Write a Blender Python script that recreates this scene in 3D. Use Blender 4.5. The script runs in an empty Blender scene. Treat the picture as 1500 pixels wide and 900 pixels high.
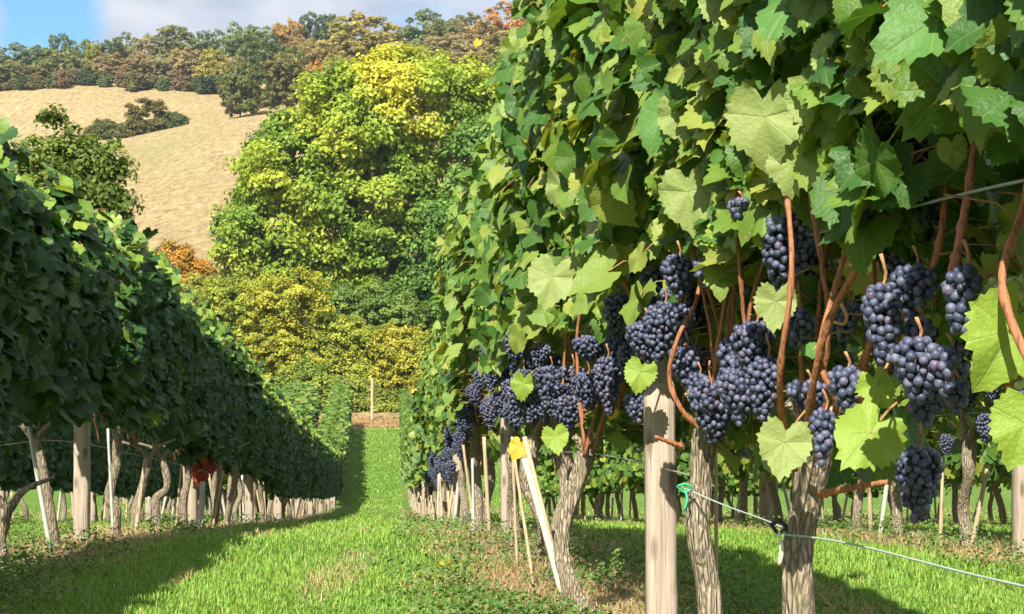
import bpy, math, random
import numpy as np

# ------------------------------------------------------------------ camera, sky, sun, exposure
SC = bpy.context.scene
COL = SC.collection
CZ = 0.55                       # lens height above the ground at y = 0
FPX = 2200.0                    # focal length in photo pixels (1500 wide)
cam = bpy.data.cameras.new("camera"); cam.sensor_width = 36; cam.lens = 36*FPX/1500
cam.clip_start = 0.05; cam.clip_end = 6000
camo = bpy.data.objects.new("camera", cam); COL.objects.link(camo)
camo.location = (0, 0, CZ); camo.rotation_euler = (math.radians(90), 0, 0)
SC.camera = camo
ROWK = 0.0787                   # rows run towards (-ROWK, 1)
TH = math.atan(ROWK)
SUN_EL, SUN_A = math.radians(45), math.radians(22)     # elevation, angle between light travel and row direction
r_dir = np.array([-math.sin(TH), math.cos(TH), 0]); p_dir = np.array([math.cos(TH), math.sin(TH), 0])
hor = math.cos(SUN_A)*r_dir + math.sin(SUN_A)*p_dir
TRAVEL = hor*math.cos(SUN_EL) + np.array([0, 0, -math.sin(SUN_EL)])
TOSUN = -TRAVEL
sun = bpy.data.lights.new("sun", 'SUN'); sun.energy = 5.0; sun.angle = math.radians(0.53); sun.color = (1, 0.95, 0.86)
suno = bpy.data.objects.new("sun", sun); COL.objects.link(suno); suno.location = (-8, -10, 14)
from mathutils import Vector
suno.rotation_euler = Vector(TRAVEL).to_track_quat('-Z', 'Y').to_euler()
SC.view_settings.view_transform = 'Standard'; SC.view_settings.look = 'None'
SC.view_settings.exposure = 1.1; SC.view_settings.gamma = 1; SC.view_settings.use_curve_mapping = False
world = bpy.data.worlds.new("World"); SC.world = world; world.use_nodes = True
wn, wl = world.node_tree.nodes, world.node_tree.links
wn.clear()
wo = wn.new('ShaderNodeOutputWorld'); bg = wn.new('ShaderNodeBackground'); bg.inputs[1].default_value = 0.05
sky = wn.new('ShaderNodeTexSky'); sky.sky_type = 'NISHITA'; sky.sun_disc = False
sky.sun_elevation = SUN_EL; sky.sun_rotation = math.atan2(TOSUN[0], TOSUN[1])
sky.air_density = 1.0; sky.dust_density = 0.6; sky.ozone_density = 2.5
tc = wn.new('ShaderNodeTexCoord'); mp = wn.new('ShaderNodeMapping')
mp.inputs['Location'].default_value = (3.3, 1.7, 0.35); mp.inputs['Scale'].default_value = (1.0, 1.0, 2.2)
wl.new(tc.outputs['Generated'], mp.inputs['Vector'])
cn = wn.new('ShaderNodeTexNoise'); cn.inputs['Scale'].default_value = 5.5; cn.inputs['Detail'].default_value = 7; cn.inputs['Roughness'].default_value = 0.55
wl.new(mp.outputs[0], cn.inputs['Vector'])
# a gap of blue between two cloud banks, in the direction west of the hill
sx = wn.new('ShaderNodeSeparateXYZ'); wl.new(tc.outputs['Generated'], sx.inputs[0])
def wmath(op, a, b=None, c=None):
    n = wn.new('ShaderNodeMath'); n.operation = op
    for i, v in enumerate((a, b, c)):
        if v is None: continue
        if isinstance(v, (int, float)): n.inputs[i].default_value = v
        else: wl.new(v, n.inputs[i])
    return n.outputs[0]
gap = wmath('ABSOLUTE', wmath('ADD', sx.outputs[0], 0.292))
gap = wmath('MULTIPLY', wmath('SUBTRACT', 1.0, wmath('MINIMUM', wmath('DIVIDE', gap, 0.042), 1.0)), 0.55)
cf = wmath('SUBTRACT', wmath('ADD', cn.outputs['Fac'], 0.14), gap)
cr = wn.new('ShaderNodeValToRGB'); cr.color_ramp.elements[0].position = 0.40; cr.color_ramp.elements[1].position = 0.60
wl.new(cf, cr.inputs[0])
cn2 = wn.new('ShaderNodeTexNoise'); cn2.inputs['Scale'].default_value = 14; cn2.inputs['Detail'].default_value = 5
wl.new(mp.outputs[0], cn2.inputs['Vector'])
ccol = wn.new('ShaderNodeValToRGB')
ccol.color_ramp.elements[0].position = 0.34; ccol.color_ramp.elements[0].color = (5.2, 6.0, 7.4, 1)
ccol.color_ramp.elements[1].position = 0.66; ccol.color_ramp.elements[1].color = (8.4, 8.6, 9.2, 1)
wl.new(cn2.outputs['Fac'], ccol.inputs[0])
mxs = wn.new('ShaderNodeMix'); mxs.data_type = 'RGBA'
wl.new(cr.outputs[0], mxs.inputs['Factor']); skm = wn.new('ShaderNodeMix'); skm.data_type = 'RGBA'; skm.blend_type = 'MULTIPLY'; skm.inputs['Factor'].default_value = 1
skm.inputs['B'].default_value = (.9, 1.45, 1.75, 1); wl.new(sky.outputs[0], skm.inputs['A']); wl.new(skm.outputs['Result'], mxs.inputs['A']); wl.new(ccol.outputs[0], mxs.inputs['B'])
wl.new(mxs.outputs['Result'], bg.inputs[0]); wl.new(bg.outputs[0], wo.inputs[0])

# ------------------------------------------------------------------ helpers
def P(u, v, d): return np.array([(u-750)/FPX*d, d, CZ + (450-v)/FPX*d])
_pd = np.array([-30, 0, 4, 7.3, 12, 18.6, 24, 34, 43, 47, 69, 74, 80])
_pz = np.array([1.6, -.55, -.83, -1.12, -1.76, -2.68, -3.38, -4.66, -5.72, -5.88, -5.62, -5.45, -4.9])
_dd = np.linspace(-30, 80, 2201); _zz = np.interp(_dd, _pd, _pz)
_k = np.hanning(61); _k /= _k.sum(); _zz = np.convolve(np.pad(_zz, 30, mode='edge'), _k, 'valid')
def wav(x, y, s):
    return (np.sin(x*s*1.7+y*s*.6+1)+np.sin(y*s*1.9-x*s*.8+2.3)+np.sin(x*s*3.1+y*s*2.7+.4)*.5)/2.5
def vcrest(u): return np.interp(u, [-400, 0, 180, 290, 410, 560, 900], [225, 216, 203, 176, 163, 170, 175])
def vtop(u):   return np.interp(u, [-400, 0, 60, 140, 250, 340, 450, 600, 800, 1200], [140, 131, 121, 119, 126, 135, 112, 104, 100, 100])
def vrid(u):   return np.interp(u, [-400, 0, 140, 250, 340, 450, 600, 700, 800, 1200], [112, 106, 102, 96, 90, 78, 76, 74, 70, 66])
def G(x, y):
    """ground height"""
    x = np.asarray(x, float); y = np.asarray(y, float)
    near = np.interp(y, _dd, _zz) + .012*wav(x, y, 1.3)
    u = 750 + FPX*x/np.maximum(y, 1)
    Z = lambda v, d: (450-v)/FPX*d
    ks = [74, 80, 96, 110, 150, 186, 203, 264, 335, 420, 900, 3000]
    zc = Z(vcrest(u), 186); zt = Z(vtop(u), 264); zr = Z(vrid(u), 335)
    vals = [np.full_like(u, -5.45), np.full_like(u, -4.7), np.full_like(u, -0.4), np.full_like(u, 4.0), 4.0+(zc-4.0)*.50, zc, zc+.7, zt, zr, zr-2, zr-60, zr-200]
    far = np.zeros_like(u)
    for i in range(len(ks)-1):
        m = (y >= ks[i]) & (y <= ks[i+1]) if i < len(ks)-2 else (y >= ks[i])
        t = np.clip((y-ks[i])/(ks[i+1]-ks[i]), 0, 1); 
        far = np.where(m, vals[i]+(vals[i+1]-vals[i])*t, far)
    far = far + np.clip((y-90)/60, 0, 1)*.35*wav(x, y, .09)
    return CZ + np.where(y < 74, near, far)
def g(x, y): return float(G(np.array([x]), np.array([y]))[0])
def rowx(d, k=0):
    x = .551 + 2.05*k - ROWK*d
    return x - (np.interp(d, [7, 43, 69], [0, .22, .75]) if k < 0 else 0)

def build(name, V, quads=None, tris=None, mats=(), mid=None, uv=None, attr=None, smooth=True, poly=None):
    """quads (n,4), tris (n,3); mid: material index per face; uv per vertex; attr: dict of per-vertex floats"""
    me = bpy.data.meshes.new(name)
    V = np.asarray(V, np.float32); me.vertices.add(len(V)); me.vertices.foreach_set('co', V.ravel())
    L = []; T = []
    for a, k in ((quads, 4), (tris, 3), (poly, None)):
        if a is None or len(a) == 0: continue
        a = np.asarray(a, np.int32); k = a.shape[1]
        L.append(a.ravel()); T.append(np.full(len(a), k, np.int32))
    L = np.concatenate(L); T = np.concatenate(T)
    st = np.concatenate([[0], np.cumsum(T)[:-1]]).astype(np.int32)
    me.loops.add(len(L)); me.loops.foreach_set('vertex_index', L)
    me.polygons.add(len(T)); me.polygons.foreach_set('loop_start', st); me.polygons.foreach_set('loop_total', T)
    if smooth: me.polygons.foreach_set('use_smooth', np.ones(len(T), bool))
    if mid is not None: me.polygons.foreach_set('material_index', np.asarray(mid, np.int32))
    if uv is not None:
        ul = me.uv_layers.new(name="UVMap"); ul.data.foreach_set('uv', np.asarray(uv, np.float32)[L].ravel())
    if attr:
        for k, v in attr.items():
            at = me.attributes.new(k, 'FLOAT', 'POINT'); at.data.foreach_set('value', np.asarray(v, np.float32))
    for m in mats: me.materials.append(m)
    me.update(); me.validate()
    return me

def obj(name, me, parent=None, loc=None):
    o = bpy.data.objects.new(name, me); COL.objects.link(o)
    if parent is not None: o.parent = parent
    if loc is not None: o.location = loc
    return o
def tag(o, label=None, cat=None, group=None, kind=None):
    for k, v in (('label', label), ('category', cat), ('group', group), ('kind', kind)):
        if v: o[k] = v
    return o
def empty(name, loc, rz=0):
    o = bpy.data.objects.new(name, None); COL.objects.link(o); o.location = loc; o.rotation_euler = (0, 0, rz); o.empty_display_size = .1
    return o

class MB:
    """collects pieces into one mesh"""
    def __init__(s): s.V = []; s.Q = []; s.T = []; s.qm = []; s.tm = []; s.n = 0; s.uv = []
    def add(s, V, Q=None, T=None, m=0, uv=None):
        V = np.asarray(V, float)
        if Q is not None and len(Q): s.Q.append(np.asarray(Q)+s.n); s.qm.append(np.full(len(Q), m))
        if T is not None and len(T): s.T.append(np.asarray(T)+s.n); s.tm.append(np.full(len(T), m))
        s.V.append(V); s.uv.append(np.zeros((len(V), 2)) if uv is None else uv); s.n += len(V)
    def mesh(s, name, mats, smooth=True):
        Q = np.concatenate(s.Q) if s.Q else None; T = np.concatenate(s.T) if s.T else None
        mid = np.concatenate(s.qm+s.tm)
        return build(name, np.concatenate(s.V), Q, T, mats, mid, np.concatenate(s.uv), smooth=smooth)

def smooth_path(pts, n):
    pts = np.asarray(pts, float)
    if len(pts) == 2: 
        t = np.linspace(0, 1, n)[:, None]; return pts[0]*(1-t)+pts[1]*t
    q = np.vstack([2*pts[0]-pts[1], pts, 2*pts[-1]-pts[-2]])
    out = []; m = len(pts)-1
    for s in np.linspace(0, m, n):
        i = min(int(s), m-1); t = s-i; a, b, c, d = q[i], q[i+1], q[i+2], q[i+3]
        out.append(.5*((2*b)+(-a+c)*t+(2*a-5*b+4*c-d)*t*t+(-a+3*b-3*c+d)*t**3))
    return np.array(out)
def tube(path, rad, sides=6, bark=0, seed=0, cap=True):
    path = np.asarray(path, float); n = len(path)
    rad = np.interp(np.linspace(0, 1, n), np.linspace(0, 1, len(rad)), rad) if np.ndim(rad) else np.full(n, rad)
    t = np.gradient(path, axis=0); t /= np.linalg.norm(t, axis=1)[:, None]+1e-9
    ref = np.array([1., 0, 0]) if abs(t[0, 0]) < .8 else np.array([0, 1., 0])
    V = np.zeros((n, sides, 3)); rs = np.random.RandomState(seed)
    ph = rs.rand(8)*6.28; ang = np.linspace(0, 2*np.pi, sides, endpoint=False)
    u = ref - t[0]*ref.dot(t[0])
    for i in range(n):
        u = u - t[i]*u.dot(t[i]); u /= np.linalg.norm(u)+1e-9; w = np.cross(t[i], u)
        r = np.full(sides, rad[i])
        if bark:
            s = i/n*10
            tw = ang + .25*np.sin(s*.9+ph[0])
            r = r*(1+bark*(.5*np.sin(3*tw+ph[1]+s*.35)+.35*np.sin(7*tw+ph[2]-s*.5)+.3*np.sin(13*tw+ph[3]+np.sin(s+ph[5]))+.35*np.sin(s*2.1+ph[4]+np.cos(tw)*2)+.25*(rs.rand(sides)-.5)))
        V[i] = path[i]+np.outer(np.cos(ang)*r, u)+np.outer(np.sin(ang)*r, w)
    V = V.reshape(-1, 3); Q = []
    a = np.arange(sides); b = (a+1) % sides
    Q = np.concatenate([np.stack([i*sides+a, i*sides+b, (i+1)*sides+b, (i+1)*sides+a], 1) for i in range(n-1)])
    T = None
    if cap:
        V = np.vstack([V, path[0], path[-1]]); c0 = n*sides
        T = np.concatenate([np.stack([np.full(sides, c0), b, a], 1), np.stack([np.full(sides, c0+1), (n-1)*sides+a, (n-1)*sides+b], 1)])
    return V, Q, T

# ------------------------------------------------------------------ materials
def mat(name):
    m = bpy.data.materials.new(name); m.use_nodes = True; nt = m.node_tree; nt.nodes.clear()
    return m, nt.nodes, nt.links
class N:
    def __init__(s, name):
        s.m, s.n, s.l = mat(name); s.out = s.n.new('ShaderNodeOutputMaterial')
    def node(s, t, **kw):
        n = s.n.new(t)
        for k, v in kw.items(): setattr(n, k, v)
        return n
    def set(s, sock, v):
        if isinstance(v, bpy.types.NodeSocket): s.l.new(v, sock)
        elif v is not None: sock.default_value = v
    def math(s, op, a, b=None, c=None, clamp=False):
        n = s.node('ShaderNodeMath', operation=op, use_clamp=clamp)
        for i, v in enumerate((a, b, c)): s.set(n.inputs[i], v)
        return n.outputs[0]
    def noise(s, vec, scale, detail=4, rough=.5, dist=0):
        n = s.node('ShaderNodeTexNoise'); s.set(n.inputs['Vector'], vec); n.inputs['Scale'].default_value = scale
        n.inputs['Detail'].default_value = detail; n.inputs['Roughness'].default_value = rough; n.inputs['Distortion'].default_value = dist
        return n.outputs['Fac']
    def ramp(s, f, stops):
        n = s.node('ShaderNodeValToRGB'); e = n.color_ramp.elements
        while len(e) < len(stops): e.new(.5)
        for q, (p, c) in zip(e, stops):
            q.position = p; q.color = (c[0], c[1], c[2], 1) if not isinstance(c, (int, float)) else (c, c, c, 1)
        s.set(n.inputs[0], f); return n.outputs[0]
    def mix(s, f, a, b, mode='MIX'):
        n = s.node('ShaderNodeMix', data_type='RGBA', blend_type=mode)
        s.set(n.inputs['Factor'], f)
        for k, v in (('A', a), ('B', b)):
            if isinstance(v, tuple): v = (*v[:3], 1)
            s.set(n.inputs[k], v)
        return n.outputs['Result']
    def coord(s, k='Object'): return s.node('ShaderNodeTexCoord').outputs[k]
    def scale(s, vec, sc):
        n = s.node('ShaderNodeMapping'); n.inputs['Scale'].default_value = sc; s.l.new(vec, n.inputs['Vector']); return n.outputs[0]
    def bump(s, h, strength=.5, dist=.01):
        n = s.node('ShaderNodeBump'); n.inputs['Strength'].default_value = strength; n.inputs['Distance'].default_value = dist
        s.set(n.inputs['Height'], h); return n.outputs[0]
    def bsdf(s, col, rough=.7, spec=.3, normal=None, **kw):
        b = s.node('ShaderNodeBsdfPrincipled')
        s.set(b.inputs['Base Color'], (*col, 1) if isinstance(col, tuple) else col); s.set(b.inputs['Roughness'], rough)
        b.inputs['Specular IOR Level'].default_value = spec
        if normal is not None: s.l.new(normal, b.inputs['Normal'])
        for k, v in kw.items(): s.set(b.inputs[k], v)
        return b.outputs[0]
    def finish(s, sh): s.l.new(sh, s.out.inputs[0]); return s.m
    def leafsh(s, col, tcol, rough=.5, spec=.35, tr=.35, normal=None):
        b = s.bsdf(col, rough, spec, normal); t = s.node('ShaderNodeBsdfTranslucent'); s.set(t.inputs[0], tcol)
        mx = s.node('ShaderNodeMixShader'); mx.inputs[0].default_value = tr
        s.l.new(b, mx.inputs[1]); s.l.new(t.outputs[0], mx.inputs[2]); return mx.outputs[0]

def leaf_material(name, stops, veins=True, rough=.45, tr=.32, spec=.3):
    s = N(name); isl = s.node('ShaderNodeNewGeometry').outputs['Random Per Island']
    col = s.ramp(isl, stops)
    oi = s.node('ShaderNodeTexCoord').outputs['Object']
    col = s.mix(s.math('MULTIPLY', s.noise(oi, 38, 3), .55), col, s.mix(1.0, col, (.55, .62, .5), 'MULTIPLY'))
    # rusty spots and scorched patches on some leaves
    sp_ = s.math('MULTIPLY', s.ramp(s.noise(oi, 75, 3, .6), [(.66, 0), (.70, 1)]), s.ramp(s.math('FRACT', s.math('MULTIPLY', isl, 7.3)), [(.55, 0), (.6, .85)]))
    col = s.mix(sp_, col, (.30, .17, .06))
    nrm = None
    if veins:
        uv = s.node('ShaderNodeUVMap'); sp = s.node('ShaderNodeSeparateXYZ'); s.l.new(uv.outputs[0], sp.inputs[0])
        x = s.math('ABSOLUTE', sp.outputs[0]); y = sp.outputs[1]
        best = None
        for a in (0, 48, 100):
            ca, sa = math.cos(math.radians(a)), math.sin(math.radians(a))
            perp = s.math('ABSOLUTE', s.math('SUBTRACT', s.math('MULTIPLY', x, ca), s.math('MULTIPLY', y, sa)))
            al = s.math('ADD', s.math('MULTIPLY', x, sa), s.math('MULTIPLY', y, ca))
            dd = s.math('ADD', perp, s.math('MULTIPLY', s.math('LESS_THAN', al, 0), 5))
            # side veins branching from this main vein
            best = dd if best is None else s.math('MINIMUM', best, dd)
        main = s.math('SUBTRACT', 1.0, s.math('DIVIDE', best, .022, clamp=True), clamp=True)
        r = s.math('SQRT', s.math('ADD', s.math('MULTIPLY', x, x), s.math('MULTIPLY', y, y)))
        side = s.math('ABSOLUTE', s.math('SINE', s.math('MULTIPLY', s.math('SUBTRACT', r, s.math('MULTIPLY', best, 1.1)), 21)))
        sidev = s.math('SUBTRACT', 1.0, s.math('DIVIDE', side, .16, clamp=True), clamp=True)
        vv = s.math('MAXIMUM', main, s.math('MULTIPLY', s.math('MULTIPLY', sidev, s.math('GREATER_THAN', best, .05)), s.math('MULTIPLY', s.math('GREATER_THAN', r, .3), .4)))
        col = s.mix(s.math('MULTIPLY', vv, .32), col, (.32, .38, .13))
        hh = s.math('ADD', s.math('MULTIPLY', vv, -.35), s.noise(uv.outputs[0], 11, 3))
        nrm = s.bump(hh, .4, .004)
    tcol = s.mix(1.0, col, (1.5, 1.35, .6), 'MULTIPLY')
    return s.finish(s.leafsh(col, tcol, rough, spec, tr, nrm))

GREEN = [(0, (.045, .13, .024)), (.25, (.075, .17, .026)), (.42, (.125, .225, .03)), (.6, (.185, .285, .042)), (.82, (.265, .34, .068)), (1, (.33, .35, .06))]
GREENF = [(0, (.055, .135, .025)), (.4, (.095, .185, .028)), (.75, (.16, .25, .04)), (.95, (.26, .32, .05)), (1, (.32, .32, .05))]
M_leaf = leaf_material('vine_leaf', GREEN)
M_leafl = leaf_material('vine_leaf_shade_tint', [(0, (.026, .075, .018)), (.5, (.034, .095, .02)), (.9, (.055, .125, .024)), (1, (.14, .2, .035))], veins=False, tr=.2, spec=.22, rough=.5)  # leaf colour darkened, putting the left row's shade into it
M_leaff = leaf_material('vine_leaf_distant', GREENF, veins=False)
M_pale = leaf_material('pale_leaf', [(0, (.30, .38, .12)), (1, (.36, .40, .12))], rough=.55)
M_lime = leaf_material('lime_leaf', [(0, (.26, .38, .05)), (1, (.32, .42, .06))], rough=.5)
M_mid = leaf_material('mid_leaf', [(0, (.10, .24, .05)), (1, (.13, .27, .06))], rough=.5)
M_yellow = leaf_material('yellow_leaf', [(0, (.62, .42, .04)), (1, (.70, .5, .06))], rough=.5)
M_red = leaf_material('red_leaf', [(0, (.20, .025, .02)), (.5, (.38, .05, .03)), (.8, (.42, .13, .04)), (1, (.25, .22, .05))], veins=False)
M_littop = leaf_material('sunlit_tint_leaf', [(0, (.12, .22, .03)), (.6, (.22, .33, .045)), (1, (.32, .38, .06))], veins=False)  # leaf colour lightened to paint the sunlit band on the dark row's top
M_weed = leaf_material('weed_leaf', [(0, (.06, .15, .03)), (.5, (.10, .21, .04)), (.85, (.17, .27, .06)), (1, (.32, .27, .11))], veins=False, rough=.55)
M_bush = leaf_material('sapling_leaf', [(0, (.06, .13, .03)), (.7, (.12, .2, .045)), (1, (.25, .28, .06))], veins=False)

def mk_bark(name, c0, c1, c2, sc=1.0, strength=.9):
    s = N(name); o = s.coord()
    f = s.noise(s.scale(o, (90*sc, 90*sc, 14*sc)), 1.0, 6, .65, .6)
    f2 = s.noise(o, 16*sc, 3)
    v = s.node('ShaderNodeTexVoronoi', feature='DISTANCE_TO_EDGE'); s.l.new(s.scale(o, (120*sc, 120*sc, 20*sc)), v.inputs['Vector']); v.inputs['Scale'].default_value = 1
    col = s.ramp(f, [(.25, c0), (.5, c1), (.72, c2)])
    crk = s.ramp(v.outputs['Distance'], [(0, .2), (.2, 1)])
    col = s.mix(.9, col, s.mix(1, col, crk, 'MULTIPLY'))
    col = s.mix(s.math('MULTIPLY', f2, .5), col, (c1[0]*.8, c1[1]*.95, c1[2]*.8))
    h = s.math('ADD', f, s.math('MULTIPLY', s.math('MINIMUM', v.outputs['Distance'], .25), 2.0))
    return s.finish(s.bsdf(col, .9, .15, s.bump(h, strength, .012)))
M_bark = mk_bark('vine_bark', (.20, .14, .10), (.42, .325, .23), (.60, .49, .37))
M_treebark = mk_bark('tree_bark', (.05, .04, .03), (.14, .11, .08), (.22, .18, .13), .1)
def mk_cane(name, a, b, c):
    s = N(name); o = s.coord(); f = s.noise(s.scale(o, (150, 150, 25)), 1, 4)
    f2 = s.noise(o, 9, 2)
    col = s.mix(f2, s.ramp(f, [(.3, a), (.7, b)]), c)
    return s.finish(s.bsdf(s.mix(s.ramp(s.noise(s.scale(o, (300, 300, 18)), 1, 3), [(.55, 0), (.62, .6)]), col, (a[0]*.45, a[1]*.5, a[2]*.6)), .7, .2, s.bump(f, .7, .004)))
M_cane = mk_cane('vine_cane', (.20, .075, .035), (.48, .20, .085), (.36, .15, .07))
M_petiole = mk_cane('petiole', (.30, .08, .05), (.42, .22, .10), (.30, .25, .08))
M_stalk = mk_cane('grape_stalk', (.33, .12, .06), (.45, .28, .12), (.4, .2, .09))
M_tendril = mk_cane('tendril', (.55, .3, .12), (.62, .42, .2), (.5, .3, .1))
def mk_wood(name, a, b, c):
    s = N(name); o = s.coord()
    f = s.noise(s.scale(o, (70, 70, 3)), 1, 7, .7, .4); w = s.noise(s.scale(o, (260, 260, 5)), 1, 3)
    blot = s.noise(o, 6, 4); kn = s.node('ShaderNodeTexVoronoi'); s.l.new(s.scale(o, (16, 16, 5.5)), kn.inputs['Vector']); kn.inputs['Scale'].default_value = 1
    col = s.ramp(f, [(.28, a), (.5, b), (.7, c)])
    col = s.mix(s.math('MULTIPLY', blot, .5), col, (b[0]*.85, b[1]*.82, b[2]*.8))
    col = s.mix(s.ramp(kn.outputs['Distance'], [(.10, .75), (.22, 0)]), col, (.13, .085, .05))
    col = s.mix(s.math('MULTIPLY', s.ramp(s.noise(s.scale(o, (9, 9, 2)), 1, 5, .6), [(.5, 0), (.7, 1)]), .55), col, (.22, .21, .18))
    crack = s.ramp(w, [(.30, .35), (.40, 1)])
    col = s.mix(.7, col, s.mix(1, col, crack, 'MULTIPLY'))
    return s.finish(s.bsdf(col, .85, .15, s.bump(s.math('ADD', f, w), .6, .005)))
M_wood = mk_wood('weathered_timber', (.25, .195, .14), (.41, .335, .25), (.53, .45, .355))
M_stake = mk_wood('bamboo_stake', (.34, .25, .14), (.46, .36, .22), (.55, .46, .3))
def plain(name, col, rough=.5, spec=.4, metal=0, var=.25, sc=40):
    s = N(name); f = s.noise(s.coord(), sc, 3)
    c = s.mix(f, (col[0]*(1-var), col[1]*(1-var), col[2]*(1-var)), (min(1, col[0]*(1+var)), min(1, col[1]*(1+var)), min(1, col[2]*(1+var))))
    return s.finish(s.bsdf(c, rough, spec, **{'Metallic': float(metal)}))
M_wire = plain('galvanised_wire', (.42, .43, .43), .45, .5, .6)
M_twine = plain('green_twine', (.34, .42, .34), .6)
M_greentie = plain('green_tie', (.05, .45, .25), .5)
M_blacktie = plain('black_clip', (.015, .015, .018), .5)
M_tube = plain('pale_guard_tube', (.60, .62, .40), .5, .3, 0, .25)
M_white = plain('white_stake', (.44, .44, .37), .5, .4, 0, .08)
M_pole = plain('power_pole_wood', (.42, .33, .28), .8)
def mk_grape(name, stops):
    s = N(name); ge = s.node('ShaderNodeNewGeometry'); isl = ge.outputs['Random Per Island']; o = s.coord()
    base = s.ramp(isl, stops)
    f = s.noise(o, 120, 4, .6); f2 = s.noise(o, 420, 2)
    bloom = s.math('MULTIPLY', s.ramp(s.math('ADD', s.math('MULTIPLY', f, .8), s.math('MULTIPLY', f2, .2)), [(.32, .0), (.62, 1)]), .75)
    bl = s.ramp(isl, [(0, (.065, .085, .14)), (.6, (.11, .135, .205)), (1, (.18, .20, .27))])
    if 'green' in name: bl = (.42, .48, .2, 1)
    n = s.node('ShaderNodeMix', data_type='RGBA'); s.set(n.inputs['Factor'], bloom); s.set(n.inputs['A'], base); s.set(n.inputs['B'], bl)
    rough = s.math('ADD', s.math('MULTIPLY', bloom, .3), .38)
    return s.finish(s.bsdf(n.outputs['Result'], rough, .45, **{'Subsurface Weight': 0.0}))
M_grape = mk_grape('dark_grape_skin', [(0, (.012, .012, .026)), (.55, (.022, .022, .05)), (.85, (.04, .03, .07)), (1, (.07, .025, .05))])
M_ggrape = mk_grape('green_grape_skin', [(0, (.30, .38, .09)), (1, (.42, .46, .14))])

# grassy vineyard ground: grass alleys, bare straw-strewn strips under the rows
def mk_ground():
    s = N('vineyard_ground'); o = s.coord(); sp = s.node('ShaderNodeSeparateXYZ'); s.l.new(o, sp.inputs[0])
    lat = s.math('ADD', s.math('SUBTRACT', sp.outputs[0], .551-20.5), s.math('MULTIPLY', sp.outputs[1], ROWK))
    bend = s.math('ADD', s.math('MULTIPLY', s.math('DIVIDE', s.math('SUBTRACT', sp.outputs[1], 7.0), 36.0, clamp=True), .22), s.math('MULTIPLY', s.math('DIVIDE', s.math('SUBTRACT', sp.outputs[1], 43.0), 26.0, clamp=True), .53))
    lat = s.math('ADD', lat, s.math('MULTIPLY', bend, s.math('LESS_THAN', lat, 19.6)))
    dist = s.math('PINGPONG', lat, 1.025)
    nz = s.noise(o, 3.2, 5, .6); nf = s.noise(o, 28, 5, .7); nl = s.noise(o, .7, 3)
    e = s.math('ADD', dist, s.math('MULTIPLY', s.math('SUBTRACT', nz, .5), .55))
    grass = s.ramp(nf, [(.3, (.03, .07, .012)), (.5, (.09, .19, .028)), (.72, (.15, .29, .045))])
    grass = s.mix(s.ramp(nl, [(.45, 0), (.72, .6)]), grass, (.17, .22, .05))
    soil = s.ramp(nf, [(.28, (.08, .055, .03)), (.5, (.21, .15, .085)), (.7, (.34, .26, .16))])
    gm = s.math('MAXIMUM', s.ramp(e, [(.30, 0), (.44, 1)]), s.math('MULTIPLY', s.math('DIVIDE', s.math('SUBTRACT', sp.outputs[1], 25.0), 15.0, clamp=True), .85))
    col = s.mix(gm, soil, grass)
    # dry headland grass at the bottom of the rows
    hd = s.ramp(s.math('DIVIDE', s.math('ADD', sp.outputs[1], s.math('MULTIPLY', nz, 2.0)), 100.0), [(.695, 0), (.715, 1)])
    col = s.mix(hd, col, s.ramp(nf, [(.3, (.34, .26, .15)), (.7, (.56, .45, .28))]))
    return s.finish(s.bsdf(col, .95, .1, s.bump(nf, .8, .04)))
def mk_field():
    s = N('dry_hay_field'); o = s.coord()
    f = s.noise(s.scale(o, (1.5, .55, 1.2)), 1.0, 6, .8, .3); w = s.noise(s.scale(o, (.05, .06, .1)), 1, 5, .65); b = s.noise(o, .018, 3)
    col = s.ramp(f, [(.34, (.17, .12, .055)), (.46, (.32, .235, .12)), (.56, (.43, .325, .155)), (.68, (.52, .41, .215))])
    col = s.mix(s.ramp(w, [(.45, 0), (.65, .4)]), col, (.30, .23, .10))
    col = s.mix(s.ramp(b, [(.5, 0), (.64, .5)]), col, (.24, .23, .09))
    sy = s.node('ShaderNodeSeparateXYZ'); s.l.new(o, sy.inputs[0])      # a greener unmown strip along the crest
    yy = s.math('ADD', sy.outputs[1], s.math('ADD', s.math('MULTIPLY', sy.outputs[0], .12), s.math('MULTIPLY', b, 26)))
    st = s.ramp(s.math('DIVIDE', yy, 300.0), [(.655, 0), (.675, .8), (.70, .8), (.735, 0)])
    col = s.mix(st, col, s.mix(f, (.13, .16, .05), (.34, .33, .13)))
    return s.finish(s.bsdf(col, .95, .1, s.bump(s.math('ADD', f, w), .8, .6)))
def mk_grass(name, stops):
    s = N(name); isl = s.node('ShaderNodeNewGeometry').outputs['Random Per Island']
    col = s.ramp(isl, stops); col = s.mix(s.math('MULTIPLY', s.noise(s.coord(), 1.3, 3), .6), col, s.mix(1, col, (1.25, 1.0, .7), 'MULTIPLY'))
    return s.finish(s.leafsh(col, s.mix(1, col, (1.3, 1.3, .6), 'MULTIPLY'), .5, .3, .3))
M_ground = mk_ground(); M_field = mk_field()
M_grass = mk_grass('grass_blades', [(0, (.12, .25, .035)), (.5, (.20, .37, .055)), (.85, (.29, .46, .09)), (.95, (.28, .36, .08)), (1, (.42, .36, .17))])
M_straw = mk_grass('straw_blades', [(0, (.30, .22, .11)), (.6, (.45, .34, .19)), (1, (.55, .44, .27))])
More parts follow.
